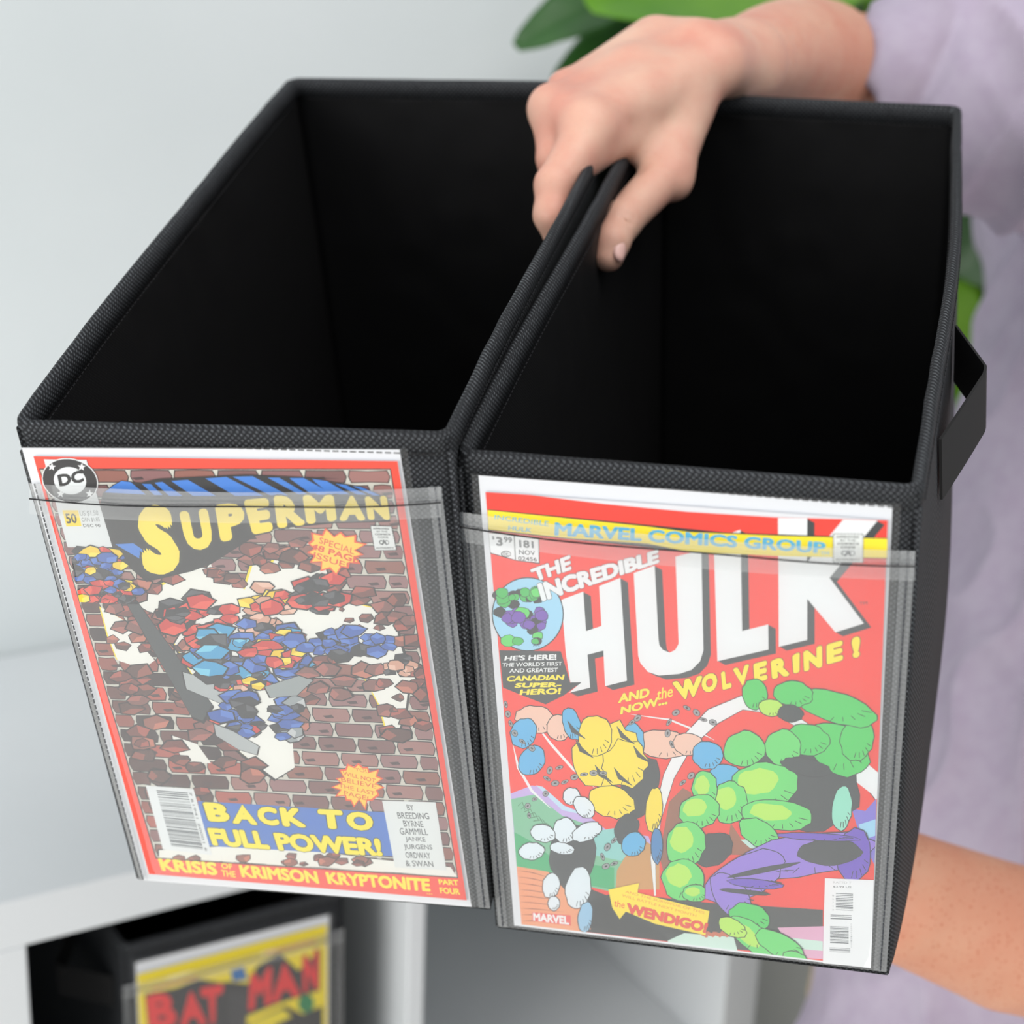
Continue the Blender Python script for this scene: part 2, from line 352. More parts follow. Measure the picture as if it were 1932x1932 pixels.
class Print:
    def __init__(s, B, base): s.B, s.base = B, base; s.V = []; s.F = []; s.C = []; s.bb = np.zeros((0, 4)); s.lv = np.zeros(0); s.clip = None
    def layer(s, pts=None):
        P = np.array([(-9e3, -9e3), (9e3, 9e3)] if pts is None else pts, float); a, b = P.min(0)-1, P.max(0)+1
        B_ = s.bb; hit = (B_[:, 0] < b[0]) & (B_[:, 2] > a[0]) & (B_[:, 1] < b[1]) & (B_[:, 3] > a[1])
        l = (s.lv[hit].max() if hit.any() else 0)+1
        s.bb = np.vstack([s.bb, [a[0], a[1], b[0], b[1]]]); s.lv = np.append(s.lv, l); return s.base+l*4e-6
    def poly(s, pts, col, lay=None):
        if s.clip is not None:
            pts = clip_poly(pts, s.clip)
            if len(pts) < 3: return lay
        off = lay or s.layer(pts); n = len(s.V)
        s.V += [w(s.B.fp(x, y, off)) for x, y in pts]; s.F.append(tuple(range(n, n+len(pts)))); s.C.append(lin(col)); return off
    def quadmap(s, V, Fc, quad, col, n0):
        off = s.layer(quad); n = len(s.V); a, b, c, d = [np.array(p, float) for p in quad]   # TL TR BR BL
        u, v = V[:, :1], V[:, 1:]; p = (a*(1-u)+b*u)*v+(d*(1-u)+c*u)*(1-v)
        dr = np.column_stack([(p-966)/F, np.ones(len(p))]); lift = (np.arange(len(p))//n0)*1.2e-6; s.lv[-1] += math.ceil(lift[-1]/4e-6)
        s.V += [tuple(x) for x in ww(dr*((s.B.T@s.B.nrm-off-lift)/(dr@s.B.nrm))[:, None])]; cl = lin(col)
        for f in Fc: s.F.append(tuple(i+n for i in f)); s.C.append(cl)
    def tq(s, txt, quad, col, off=.03, out=None, ow=.035):
        if out is not None:
            V, Fc, _ = glyphs(txt, off+ow, off)
            # keep the outline concentric with the letter
            s.quadmap(V, Fc, quad, out, _)
        V, Fc, _ = glyphs(txt, off); s.quadmap(V, Fc, quad, col, _)
    def t(s, txt, p0, p1, h, col, off=.02, out=None, ow=.03, slant=0.):
        p0, p1 = np.array(p0, float), np.array(p1, float); e = (p1-p0)/np.linalg.norm(p1-p0)
        if e[0] == 0: pass
        up = np.array([e[1], -e[0]])
        sk = s.skew(*(p0+p1)/2); up = np.array([sk[0], sk[1]]) if abs(e[1]) < .35 else up
        up = up/np.linalg.norm(up)*h+e*slant*h
        s.tq(txt, (p0+up, p1+up, p1, p0), col, off, out, ow)
    def skew(s, x, y): return s.B.up_at(x, y)
    def ell(s, cx, cy, rx, ry, col, rot=0, n=28, jag=0, seed=0):
        rnd = random.Random(seed); P = []
        for i in range(n):
            a = 2*math.pi*i/n; k = 1+jag*(rnd.random()-.5); x, y = rx*k*math.cos(a), ry*k*math.sin(a)
            P.append((cx+x*math.cos(rot)-y*math.sin(rot), cy+x*math.sin(rot)+y*math.cos(rot)))
        return s.poly(P, col)
    def line(s, pts, wd_, col, taper=False):
        pts = [np.array(p, float) for p in pts]; L = []; Rr = []
        for i, p in enumerate(pts):
            t = pts[min(i+1, len(pts)-1)]-pts[max(i-1, 0)]; t /= np.linalg.norm(t); nn = np.array([t[1], -t[0]])
            k = wd_/2*(1-abs(2*i/(len(pts)-1)-1)*.9 if taper else 1); L.append(p+nn*k); Rr.append(p-nn*k)
        s.poly(L+Rr[::-1], col)
    def build(s, name, parent):
        me_o = mesh(name, s.V, s.F, M_INK, parent); me = me_o.data
        at = me.color_attributes.new('ink', 'FLOAT_COLOR', 'CORNER'); buf = np.zeros((len(me.loops), 4), np.float32)
        assert len(me.polygons) == len(s.C), (name, len(me.polygons), len(s.C))
        for p, c in zip(me.polygons, s.C): buf[p.loop_start:p.loop_start+p.loop_total] = (*c, 1)
        at.data.foreach_set('color', buf.ravel()); return me_o
def up_at(B, x, y):
    p = B.fp(x, y); u = p-B.Y*.01; return (u[:2]/u[2]*F+966)-np.array([x, y])
Box.up_at = up_at
def Zm(ox, oy, s): return lambda *pts: [(ox+x/s, oy+y/s) for x, y in pts]
A_ = Zm(0, 780, 3.01875); B_ = Zm(500, 780, 3.864); C_ = Zm(120, 1200, 3.01875); D_ = Zm(520, 1300, 4.3909)
E_ = Zm(860, 860, 3.864); F_ = Zm(1300, 880, 3.864); G_ = Zm(900, 1280, 3.864); H_ = Zm(1260, 1380, 3.864)
K_ = (34, 32, 34)
def bil(qd, u, v):
    a, b, c, d = [np.array(p, float) for p in qd]; return (a*(1-u)+b*u)*(1-v)+(d*(1-u)+c*u)*v
def star(cx, cy, r1, r2, n, rnd=None, rot=0, sx=1, sy=1):
    P = []
    for i in range(2*n):
        r = (r1 if i % 2 == 0 else r2)*(1+(rnd.uniform(-.15, .15) if rnd else 0)); a = math.pi*i/n+rot
        P.append((cx+r*math.cos(a)*sx, cy+r*math.sin(a)*sy))
    return P
def sheet(B, name, quad, off, m, parent, nu=1, nv=1, wav=None, label=None):
    def fn(u, v):
        p = bil(quad, u, v); o = off+(wav(u, v) if wav else 0); return w(B.fp(p[0], p[1], o))
    V, Fc = grid(fn, nu, nv); return mesh(name, V, [f[::-1] for f in Fc], m, parent, smooth=nu > 1, label=label)
def block(B, name, quad, o0, o1, m, parent):
    V = [w(B.fp(x, y, o)) for o in (o0, o1) for x, y in quad]
    Fc = [(3, 2, 1, 0), (4, 5, 6, 7), (0, 1, 5, 4), (1, 2, 6, 5), (2, 3, 7, 6), (3, 0, 4, 7)]
    return mesh(name, V, Fc, m, parent)
def pj(P): return (P[0]/P[2]*F+966, P[1]/P[2]*F+966)
B1 = Box((.982, .044, -.183), (.066, .830, .554), (.177, -.556, .812), (-.230, -.043, .808),
         [(28, 800), (848, 823), (925, 1716), (262, 1660)], [(550, 150), (1205, 158)], bowL=.004, bowR=-.003)
B2 = Box((.967, .081, -.242), (.067, .834, .548), (.246, -.546, .801), (-.0255, -.027, .784),
         [(865, 855), (1737, 925), (1675, 1840), (940, 1750)], [(1243, 176), (1812, 203)], bowL=.003, bowR=.005, lowR=.013)
iM = M.T
_t3 = np.array([ORG[0], ORG[1], 0])+S*.083+N*.022+Z*(BT+CH+IT+.001+H0*.985)-O
B3 = Box(iM@S*.955, iM@(-Z)*.985, iM@N*.98, iM@_t3, [(0, 0)]*4, [(0, 0)]*2)
for k, (a, b, c) in enumerate([(a, b, c) for a in (0, 1) for b in (0, 1) for c in (0, 1)]):
    B3.c[(a, b, c)] = B3.T+B3.X*W0*a+B3.Zv*D0*b+B3.Y*H0*(1-c)

def box_root(B, label):
    b = [B.c[k] for k in ((0, 0, 0), (1, 0, 0), (0, 1, 0), (1, 1, 0))]
    return root('storage_box', label, 'storage box', rotmw(B.X/np.linalg.norm(B.X), B.Y/np.linalg.norm(B.Y), B.Zv/np.linalg.norm(B.Zv), w(sum(b)/4)), None)
def comic_root(B, quad, label):
    m = (np.array(quad[2], float)+np.array(quad[3], float))/2
    return root('comic_book', label, 'comic book', rotmw(B.X/np.linalg.norm(B.X), B.Y/np.linalg.norm(B.Y), B.Zv/np.linalg.norm(B.Zv), w(B.fp(m[0], m[1], .001))))
R1 = box_root(B1, 'black fabric storage box held on the left, empty, brick-wall comic in its clear front pocket')
R2 = box_root(B2, 'black fabric storage box held on the right, empty, red-cover comic in its clear front pocket')
R3 = box_root(B3, 'black fabric storage box standing in the white shelf, yellow comic in its front pocket')
make_box(B1, R1); make_box(B2, R2); make_box(B3, R3)
# ---- corner seams with thread fuzz, front edges
seam_edge(B1, R1, [(42, 850), (262, 1655)], -.0004); seam_edge(B1, R1, [(850, 850), (922, 1712)], -.0004)
seam_edge(B2, R2, [(868, 880), (940, 1745)], -.0004); seam_edge(B2, R2, [(1735, 955), (1673, 1835)], -.0004)
# ---- side webbing handles
def strap(B, rt_, side, y0, y1, z0, out, wid=.025, name='webbing_handle', drop=0.):
    """a loop of webbing sewn on a side wall between y0 and y1, standing out by out"""
    x0 = W0 if side > 0 else 0; Pp = []; n = 28
    for i in range(n+1):
        t = i/n; y = y0+(y1-y0)*t
        tri = min(t/.62, (1-t)/.38); tri = min(1, tri*1.06)
        Pp.append((x0+side*(.001+out*tri), y, z0+drop*tri))
    V = []; 
    for (x, y, z) in Pp:
        for dz, dx in ((wid/2, 0), (-wid/2, 0), (-wid/2, .0014), (wid/2, .0014)):
            V.append(B.Pw(x+side*dx, y, z+dz))
    Fc = [(i*4+j, (i+1)*4+j, (i+1)*4+(j+1) % 4, i*4+(j+1) % 4) for i in range(n) for j in range(4)]+[(3, 2, 1, 0), (n*4, n*4+1, n*4+2, n*4+3)]
    o = mesh(name, V, Fc, M_STRAP, rt_); return o
strap(B2, R2, 1, .088, .205, H0-.044, .017, .034)
strap(B3, R3, -1, .03, .14, H0-.06, .03, .03, drop=-.018)

# ---- clear pockets sewn on the front panels
def pocket(B, rt_, quad, sag, hem, thick=.0068, vm=None, wavs=(9, 5)):
    """quad TL TR BR BL in frame pixels; the top edge sags by sag pixels; hem pixel height of the folded band"""
    pk = Acc()
    def top(u): return bil(quad, u, 0)+np.array([0, sag*4*u*(1-u)])
    def body(u, v):
        p = top(u)*(1-v)+bil(quad, u, 1)*v
        o = thick*min(1, 6*u, 6*(1-u))**.5 if 0 < u < 1 else .0006
        o = max(o, .0030)*(1 if 0 < u < 1 else .3); o = o*(1 if v < .97 else .9)
        o += .0004*math.sin(wavs[0]*u+2)*math.sin(wavs[1]*v+u)
        return w(B.fp(p[0], p[1], o))
    V, Fc = grid(body, 40, 30); o = mesh('clear_pocket', V, [f[::-1] for f in Fc], vm or M_VIN, rt_, smooth=True)
    MW[o.name] = MW[rt_.name]
    def hemf(u, v):
        p = top(u)+np.array([0, v*hem]); oo = thick*min(1, 6*u, 6*(1-u))**.5 if 0 < u < 1 else .001
        return w(B.fp(p[0], p[1], max(oo, .0032)+.0007+.0007*math.sin(3.14*v)+.00035*math.sin(23*u+3*v)*math.sin(7*u)))
    V, Fc = grid(hemf, 60, 6); h = mesh('pocket_hem', V, [f[::-1] for f in Fc], M_HEM, o, smooth=True)
    h.matrix_parent_inverse.identity()
    A = Acc(); n = 60
    for i in range(n):
        a, b = [top(t)+np.array([0, hem*.5+2.2*math.sin(9*t)]) for t in ((i+.02)/n, (i+.98)/n)]
        oo = [max(thick*min(1, 6*t, 6*(1-t))**.5 if 0 < t < 1 else .001, .0032)+.0022 for t in ((i+.02)/n, (i+.98)/n)]
        A.tube([w(B.fp(a[0], a[1], oo[0])), w(B.fp((a+b)[0]/2, (a+b)[1]/2, (oo[0]+oo[1])/2+.0002)), w(B.fp(b[0], b[1], oo[1]))], .00042, 6)
    mesh('hem_stitching', A.V, A.F, M_THR, o, kind='stuff')
    A = Acc()
    for u, e in ((0.012, 0), (.985, 1)):
        for i in range(70):
            a, b = [bil(quad, u, t)+np.array([0, 0]) for t in ((i+.1)/70, (i+.8)/70)]
            A.tube([w(B.fp(a[0], a[1], .0036)), w(B.fp(b[0], b[1], .0036))], .0004, 5)
    for u0, u1 in ((-.001, .024), (.968, 1.001)):
        def bd(u, v, u0=u0, u1=u1):
            p = bil(quad, u0+(u1-u0)*u, v); return w(B.fp(p[0], p[1], .0031+.0002*math.sin(30*v)))
        V, Fc = grid(bd, 3, 30); mesh('pocket_edge_tape', V, [f[::-1] for f in Fc], M_HEM, o, smooth=True)
    mesh('side_stitching', A.V, A.F, M_THRG, o, kind='stuff')
    return o

# ==== comic in the left box: red border, brick wall, yellow title
q1 = [(41, 845), (754, 848), (890, 1711), (272, 1661)]
CR1 = comic_root(B1, q1, 'comic book with a red border, brick wall picture and slanting yellow title')
block(B1, 'backing_board', q1, .0006, .0018, M_PAPER, CR1)
c1q = [(63, 861), (750, 870), (880.5, 1698.5), (281, 1649)]
block(B1, 'comic_pages', c1q, .0018, .0033, M_PAPER, CR1)
p = Print(B1, .0034); RED = (244, 70, 48)
p.poly(c1q, RED)
IQ = [(76, 886), (735.5, 886), (862.7, 1655), (295.6, 1618)]
p.poly([(IQ[0][0]-2, IQ[0][1]-2), (IQ[1][0]+2, IQ[1][1]-2), (IQ[2][0]+2, IQ[2][1]+2), (IQ[3][0]-2, IQ[3][1]+2)], K_)
p.poly(IQ, (206, 204, 192))
p.clip = IQ; rb = random.Random(3); rows = 27; LA, LB, LC = p.layer(), p.layer(), p.layer()
for r in range(rows):
    nb = 8; sh_ = (r % 2)*.5
    for c in range(-1, nb+1):
        u0 = max((c+sh_)/nb+.0042, 0); u1 = min((c+1+sh_)/nb-.0042, 1)
        if u1-u0 < .01: continue
        v0, v1 = r/rows+.0035, (r+1)/rows-.003*rb.random()-.003
        mid = bil(IQ, (u0+u1)/2, (v0+v1)/2)
        dark = 1 if (mid[0] < 420+(mid[1]-1300)*.2 and 1100 < mid[1] < 1560) else 0
        j = lambda: (rb.random()-.5)*.010
        k = rb.random()
        col = [(150, 108, 108), (138, 94, 94), (160, 112, 106), (124, 84, 82), (146, 92, 80)][rb.randrange(5)] if not dark else \
              [(106, 66, 62), (84, 54, 52), (150, 82, 72), (60, 44, 46), (176, 88, 74)][rb.randrange(5)]
        def rr(e):
            a, b, c_, d = (u0-e, v0-e), (u1+e, v0-e), (u1+e, v1+e), (u0-e, v1+e)
            return [bil(IQ, min(max(a_+(x-.5)*.0, 0), 1), min(max(b_, 0), 1)) for (a_, b_), x in zip((a, b, c_, d), (0, 0, 0, 0))]
        P8 = [(u0+.006, v0), ((u0+u1)/2, v0+j()*.4), (u1-.006, v0), (u1, (v0+v1)/2+j()*.3), (u1-.008, v1), ((u0+u1)/2, v1+j()*.4), (u0+.006, v1), (u0, (v0+v1)/2)]
        ctr = np.array([(u0+u1)/2, (v0+v1)/2])
        big = [bil(IQ, *np.clip(ctr+(np.array(x)-ctr)*np.array([1.05, 1.16]), 0, 1)) for x in P8]
        p.poly(big, K_, LA); p.poly([bil(IQ, *np.clip(x, 0, 1)) for x in P8], col, LB)
        if rb.random() < .55:
            x0 = u0+(u1-u0)*rb.random()*.6; y0 = v0+(v1-v0)*.6
            p.poly([bil(IQ, *np.clip(x, 0, 1)) for x in ((x0, y0), (x0+.03, y0-.003), (x0+.035, y0+.004), (x0+.01, y0+.006))], (70, 48, 50), LC)
# the torn opening in the wall
WH = (240, 240, 232); YL = (250, 226, 30)
hole = [(392, 1040), (402, 1078), (428, 1098), (462, 1112), (478, 1062), (505, 1082), (520, 1052), (536, 1072), (560, 1058), (590, 1072), (612, 1068), (628, 1108), (665, 1138), (715, 1150), (722, 1172),
        (748, 1178), (752, 1206), (770, 1262), (792, 1290), (770, 1300), (764, 1350), (748, 1386), (728, 1372), (716, 1330), (694, 1290), (676, 1256), (600, 1246), (566, 1300), (560, 1350), (552, 1400), (556, 1448),
        (520, 1470), (480, 1440), (440, 1408), (402, 1368), (380, 1300), (350, 1250), (322, 1200), (296, 1166), (250, 1150), (268, 1124), (296, 1112), (330, 1090), (362, 1066), (372, 1044)]
p.poly([(x+(x-540)*.03-2, y+(y-1240)*.03-3) for x, y in hole], K_)
p.poly([(x-4, y-3) for x, y in hole], YL); p.poly(hole, WH)
for pts in ([(190, 1146), (236, 1172), (262, 1212), (292, 1246), (270, 1262), (222, 1246), (204, 1200)], [(325, 1388), (372, 1404), (398, 1440), (352, 1440), (330, 1410)],
            [(300, 1604), (500, 1592), (700, 1620), (850, 1636), (862, 1654), (600, 1636), (300, 1618)]):
    p.poly([(x-3, y-2) for x, y in pts], YL if pts[0][1] < 1200 else K_); p.poly(pts, WH)
def shard(cx, cy, r, cols, seed):
    rn = random.Random(seed); n = rn.randint(5, 7); a0 = rn.random()*6
    P = [(cx+r*(.7+.5*rn.random())*math.cos(a0+2*math.pi*i/n)*1.35, cy+r*(.7+.5*rn.random())*.72*math.sin(a0+2*math.pi*i/n)) for i in range(n)]
    p.poly([(x+(x-cx)*.14, y+(y-cy)*.2) for x, y in P], K_); p.poly(P, cols[0])
    p.poly([P[0], P[1], (cx, cy), P[-1]], cols[1])
BR = [((118, 66, 60), (172, 88, 76)), ((92, 62, 58), (150, 84, 72)), ((150, 92, 80), (196, 118, 96)), ((130, 84, 78), (170, 100, 90))]
rs = random.Random(11)
# rubble all round the opening
for i in range(0, len(hole)):
    x, y = hole[i]; dx, dy = x-540, y-1240; L = math.hypot(dx, dy)
    if y > 1380 and x > 500: continue
    for k in range(2):
        shard(x+dx/L*(8+26*k)+rs.uniform(-8, 8), y+dy/L*(6+20*k)+rs.uniform(-8, 8), rs.uniform(13, 21), rs.choice(BR), i*7+k)
for i in range(46):
    x, y = rs.uniform(205, 380), rs.uniform(1150, 1520)
    if x < 150+(y-1111)*.30+24: x = 150+(y-1111)*.30+30
    shard(x, y, rs.uniform(11, 20), rs.choice(BR), 500+i)
for x, y, r in ((432, 1160, 7), (660, 1170, 8), (690, 1166, 11), (676, 1184, 8), (716, 1184, 8), (752, 1316, 9), (742, 1340, 7), (645, 1150, 5), (420, 1082, 6)): shard(x, y, r, BR[1], int(x))
for i in range(20): shard(rs.uniform(320, 700), rs.uniform(1612, 1636), rs.uniform(6, 13), rs.choice(BR), 900+i)
# plain coloured rocks and beams burst through the opening
def rock(P, col, edge=K_, hi=None, e=1.06):
    cx = sum(x for x, y in P)/len(P); cy = sum(y for x, y in P)/len(P)
    p.poly([(cx+(x-cx)*e, cy+(y-cy)*e) for x, y in P], edge); p.poly(P, col)
    if hi: p.poly([(cx+(x-cx)*.55-4, cy+(y-cy)*.5-6) for x, y in P], hi)
GR = (176, 182, 182)
rock([(240, 1140), (262, 1140), (400, 1330), (382, 1360), (362, 1352)], (70, 74, 76)); rock([(345, 1268), (420, 1290), (436, 1322), (428, 1332), (352, 1300)], GR)
RC, BC, YC_, GC = ((206, 54, 46), (232, 84, 66)), ((58, 96, 176), (84, 126, 206)), ((240, 204, 30), (252, 228, 70)), ((150, 158, 160), (196, 200, 200))
KC = ((44, 44, 48), (84, 84, 90)); CC_ = ((60, 160, 206), (120, 206, 232)); PC_ = ((214, 160, 136), (236, 192, 170))
def swarm(cx, cy, rx, ry, cols, n, r0, r1, seed):
    rn = random.Random(seed)
    for i in range(n):
        a, d = rn.random()*6.283, rn.random()**.5
        shard(cx+rx*d*math.cos(a), cy+ry*d*math.sin(a), rn.uniform(r0, r1), rn.choice(cols), seed*97+i)
swarm(372, 1160, 66, 34, (RC, RC, KC, KC), 30, 12, 22, 1); swarm(500, 1150, 50, 44, (RC, PC_, KC, YC_, PC_), 26, 10, 20, 2); swarm(604, 1122, 38, 36, (RC, RC, KC), 18, 12, 22, 3)
swarm(470, 1232, 110, 56, (BC, BC, BC, CC_, KC, RC), 60, 12, 24, 4); swarm(664, 1214, 74, 26, (BC, BC, KC), 26, 10, 18, 5); swarm(752, 1256, 22, 18, (PC_, PC_, KC), 8, 8, 14, 12)
swarm(520, 1226, 60, 34, (RC, RC, YC_, BC), 26, 10, 20, 6); swarm(472, 1292, 56, 18, (YC_, RC, KC, PC_), 18, 8, 16, 7); swarm(452, 1350, 44, 40, (BC, BC, RC, KC), 22, 10, 20, 8); swarm(540, 1350, 30, 44, (BC, BC, KC, GC), 18, 10, 18, 9)
rock([(404, 1366), (440, 1380), (488, 1408), (484, 1424), (450, 1414), (408, 1388)], GR); rock([(500, 1296), (574, 1272), (590, 1284), (560, 1312), (510, 1316)], (150, 158, 158))
for i, (x, y) in enumerate([(585, 1270), (620, 1262), (650, 1285), (600, 1300), (640, 1310)]): shard(x, y, 17, BR[3], 70+i)
p.clip = None
# title block: blue sides, yellow faces
blk = A_((585, 455), (640, 410), (690, 383), (800, 395), (900, 372), (1400, 348), (1940, 372))+B_((150, 470), (330, 470), (560, 510), (700, 535), (860, 600), (915, 790), (520, 800), (0, 850))+A_((1200, 860), (1090, 900), (835, 960), (620, 780), (560, 560))
p.poly(blk, K_)
BL = (62, 128, 214)
for a in ([(595, 450), (645, 412), (692, 385), (745, 392), (830, 462)], [(808, 402), (858, 402), (925, 465), (880, 465)], [(880, 395), (925, 390), (1040, 470), (965, 470)], [(975, 385), (1070, 378), (1230, 470), (1100, 470)],
          [(1170, 370), (1290, 362), (1500, 470), (1340, 470)], [(1325, 360), (1440, 358), (1640, 466), (1540, 466)], [(1525, 366), (1590, 366), (1750, 460), (1700, 460)], [(1650, 368), (1730, 368), (1900, 462), (1810, 462)], [(1775, 372), (1860, 385), (1990, 460), (1930, 460)]):
    p.poly(A_(*a), BL)
for a in ([(180, 475), (255, 480), (395, 582), (330, 582)], [(350, 488), (430, 490), (540, 585), (470, 585)], [(515, 512), (590, 522), (740, 592), (670, 590)], [(640, 530), (700, 536), (840, 598), (790, 598)]):
    p.poly(B_(*a), BL)
p.poly(A_((655, 745), (760, 740), (905, 840), (830, 848)), BL)
TY = (252, 226, 70); OT = (40, 42, 44)
for ch, qd in (('S', A_((770, 525), (972, 515), (1045, 905), (820, 930))), ('U', A_((1018, 560), (1182, 540), (1222, 770), (1068, 785))), ('P', A_((1222, 520), (1378, 505), (1420, 700), (1258, 735))),
               ('E', A_((1385, 492), (1530, 480), (1556, 668), (1440, 692))), ('R', B_((60, 600), (225, 600), (300, 812), (92, 840))), ('M', B_((272, 596), (500, 594), (525, 782), (305, 808))),
               ('A', B_((575, 600), (690, 600), (735, 780), (540, 785))), ('N', B_((726, 606), (886, 600), (914, 776), (752, 776)))):
    p.tq(ch, qd, TY, .075, out=OT, ow=.035)
p.tq('\u00ae', B_((942, 780), (968, 780), (970, 804), (944, 804)), (90, 90, 90), 0)
# left column
p.poly(A_((250, 262), (492, 265), (640, 762), (385, 762)), (222, 226, 226))
cx, cy = 132, 907
p.ell(cx, cy, 54, 42, (230, 232, 232), .25); p.ell(cx, cy, 52, 40, K_, .25); p.ell(cx, cy, 31, 25.5, (232, 236, 236), .25); 
for x, y in A_((295, 305), (465, 305), (510, 458), (345, 458)): p.poly(star(x, y, 8, 3.4, 5, rot=-1.5), (236, 238, 238))
p.tq('DC', A_((325, 350), (470, 320), (480, 390), (340, 420)), K_, .05)
p.poly(A_((355, 552), (445, 552), (465, 642), (378, 644)), (248, 216, 24)); p.tq('50', A_((368, 570), (430, 570), (442, 625), (382, 628)), K_, .03)
p.tq('US $1.50', A_((452, 555), (556, 552), (562, 585), (458, 588)), (110, 112, 112), 0); p.tq('CAN $1.85', A_((462, 594), (564, 592), (570, 618), (468, 620)), (110, 112, 112), 0); p.tq('DEC 90', A_((472, 630), (570, 630), (574, 648), (476, 648)), (60, 60, 60), .01)
# plain colour patch under the prices
p.clip = [(122, 990), (320, 1000), (300, 1142), (150, 1136)]; swarm(182, 1066, 50, 34, (BC, BC, BC, RC, YC_, KC), 50, 8, 16, 20); swarm(206, 1118, 62, 20, (RC, RC, BC, KC, YC_), 40, 8, 14, 21); p.clip = None
# code stamp, bursts, captions
def stamp(pr, qd, col=(44, 46, 46)):
    pr.poly(qd, (70, 70, 70)); c = np.mean(np.array(qd), 0); pr.poly([tuple(c+(np.array(x)-c)*.97) for x in qd], (228, 232, 230))
    for i in range(9):
        for e in (0, 1):
            x, y = bil(qd, (i+.5)/9, e); pr.ell(x, y, 1.3, 1.3, (70, 70, 70), n=6)
            x, y = bil(qd, e, (i+.5)/9); pr.ell(x, y, 1.3, 1.3, (70, 70, 70), n=6)
    def row(t, v0, v1, u0, u1, o=.03): pr.tq(t, [bil(qd, u0, v0), bil(qd, u1, v0), bil(qd, u1, v1), bil(qd, u0, v1)], col, o)
    row('APPROVED', .08, .15, .10, .86); row('BY THE', .20, .26, .25, .75, .01); row('COMICS', .31, .38, .14, .86); row('CODE', .43, .50, .26, .74)
    row('C', .58, .76, .27, .44, .04); row('A', .56, .78, .38, .62, .03); row('D', .58, .76, .56, .73, .0); row('AUTHORITY', .86, .93, .08, .90)
stamp(p, B_((768, 818), (922, 822), (960, 998), (800, 1000)))
def burst(cx, cy, rx, ry, n, seed, rot=0):
    rn = random.Random(seed); P = star(0, 0, 1, .76, n, rn)
    mp = lambda s_: [(cx+x*rx*s_*math.cos(rot)-y*ry*s_*math.sin(rot), cy+x*rx*s_*math.sin(rot)+y*ry*s_*math.cos(rot)) for x, y in P]
    p.poly(mp(1.0), (240, 84, 34)); p.poly(mp(.9), (252, 208, 62))
burst(632, 1040, 60, 41, 13, 4, .12); OR = (226, 78, 30)
p.tq('SPECIAL', B_((400, 900), (655, 985), (648, 1030), (392, 945)), OR, .01); p.tq('48 PAGE', B_((345, 945), (690, 1050), (682, 1098), (332, 985)), OR, .035); p.tq('ISSUE!', B_((360, 1008), (610, 1090), (602, 1132), (350, 1050)), OR, .01)
burst(677, 1481, 50, 43, 15, 9, .1)
p.tq('YOU', D_((655, 648), (775, 672), (780, 700), (660, 678)), OR, 0); p.tq('WILL NOT', D_((555, 680), (830, 745), (826, 778), (560, 712)), OR, .01); p.tq('BELIEVE', D_((540, 728), (835, 790), (832, 826), (545, 765)), OR, 0)
p.tq('THE LAST', D_((520, 780), (825, 850), (822, 882), (526, 815)), OR, 0); p.tq('PAGE!', D_((565, 840), (770, 890), (766, 926), (570, 878)), OR, 0)
p.poly(C_((765, 940), (1932, 1010), (1970, 1030), (2070, 1240), (1890, 1255), (800, 1195)), (70, 118, 200))
YC = (252, 234, 40); YO = (58, 54, 36)
for t, qd in (('B', C_((790, 945), (935, 955), (950, 1062), (825, 1055))), ('A', C_((1000, 960), (1035, 962), (1110, 1078), (960, 1068))), ('C', C_((1090, 968), (1210, 975), (1232, 1082), (1118, 1076))), ('K', C_((1225, 975), (1350, 980), (1385, 1092), (1250, 1084))),
              ('T', C_((1445, 985), (1585, 992), (1610, 1104), (1455, 1095))), ('O', C_((1600, 998), (1755, 1004), (1770, 1112), (1622, 1104)))): p.tq(t, qd, YC, .065, YO, .025)
p.tq('FULL', C_((815, 1092), (1150, 1112), (1180, 1218), (850, 1194)), YC, .06, YO, .025)
p.tq('POWER!', C_((1190, 1118), (1800, 1152), (1820, 1256), (1225, 1222)), YC, .055, YO, .025)
p.poly(D_((882, 925), (1325, 938), (1415, 1502), (990, 1478)), (228, 232, 230))
TX = (88, 92, 94)
for t, x0, x1, yt, yb in (('BY', 1082, 1142, 955, 1005), ('BREEDING', 1003, 1270, 1020, 1075), ('BYRNE', 1052, 1222, 1088, 1140), ('GAMMILL', 1022, 1260, 1150, 1208), ('JANKE', 1070, 1242, 1222, 1272), ('JURGENS', 1058, 1298, 1284, 1338), ('ORDWAY', 1070, 1282, 1350, 1402), ('& SWAN', 1070, 1305, 1418, 1470)):
    p.tq(t, D_((x0, yt), (x1-6, yt+6), (x1+6, yb+4), (x0+12, yb-2)), TX, .012)
p.tq('KRISIS', C_((535, 1265), (868, 1290), (880, 1365), (560, 1338)), YC, .05); p.tq('OF', C_((895, 1292), (958, 1298), (964, 1330), (900, 1324)), YC, .03); p.tq('THE', C_((896, 1332), (976, 1340), (982, 1376), (902, 1368)), YC, .03)
p.tq('KRIMSON', C_((995, 1302), (1440, 1338), (1458, 1412), (1015, 1374)), YC, .05); p.tq('KRYPTONITE', [C_((1488, 1342))[0], D_((1275, 1570))[0], D_((1285, 1680))[0], C_((1508, 1412))[0]], YC, .05)
p.tq('TM', D_((1245, 1690), (1295, 1694), (1298, 1706), (1248, 1702)), YC, 0)
p.tq('PART', D_((1345, 1575), (1510, 1582), (1520, 1628), (1355, 1618)), YC, .04); p.tq('FOUR', D_((1355, 1642), (1522, 1652), (1532, 1706), (1366, 1692)), YC, .04)
def barcode(pr, qd, bars, col=(70, 78, 84), u0=.2, u1=.85):
    for v0, v1 in bars: pr.poly([bil(qd, u0, v0), bil(qd, u1, v0), bil(qd, u1, v1), bil(qd, u0, v1)], col)
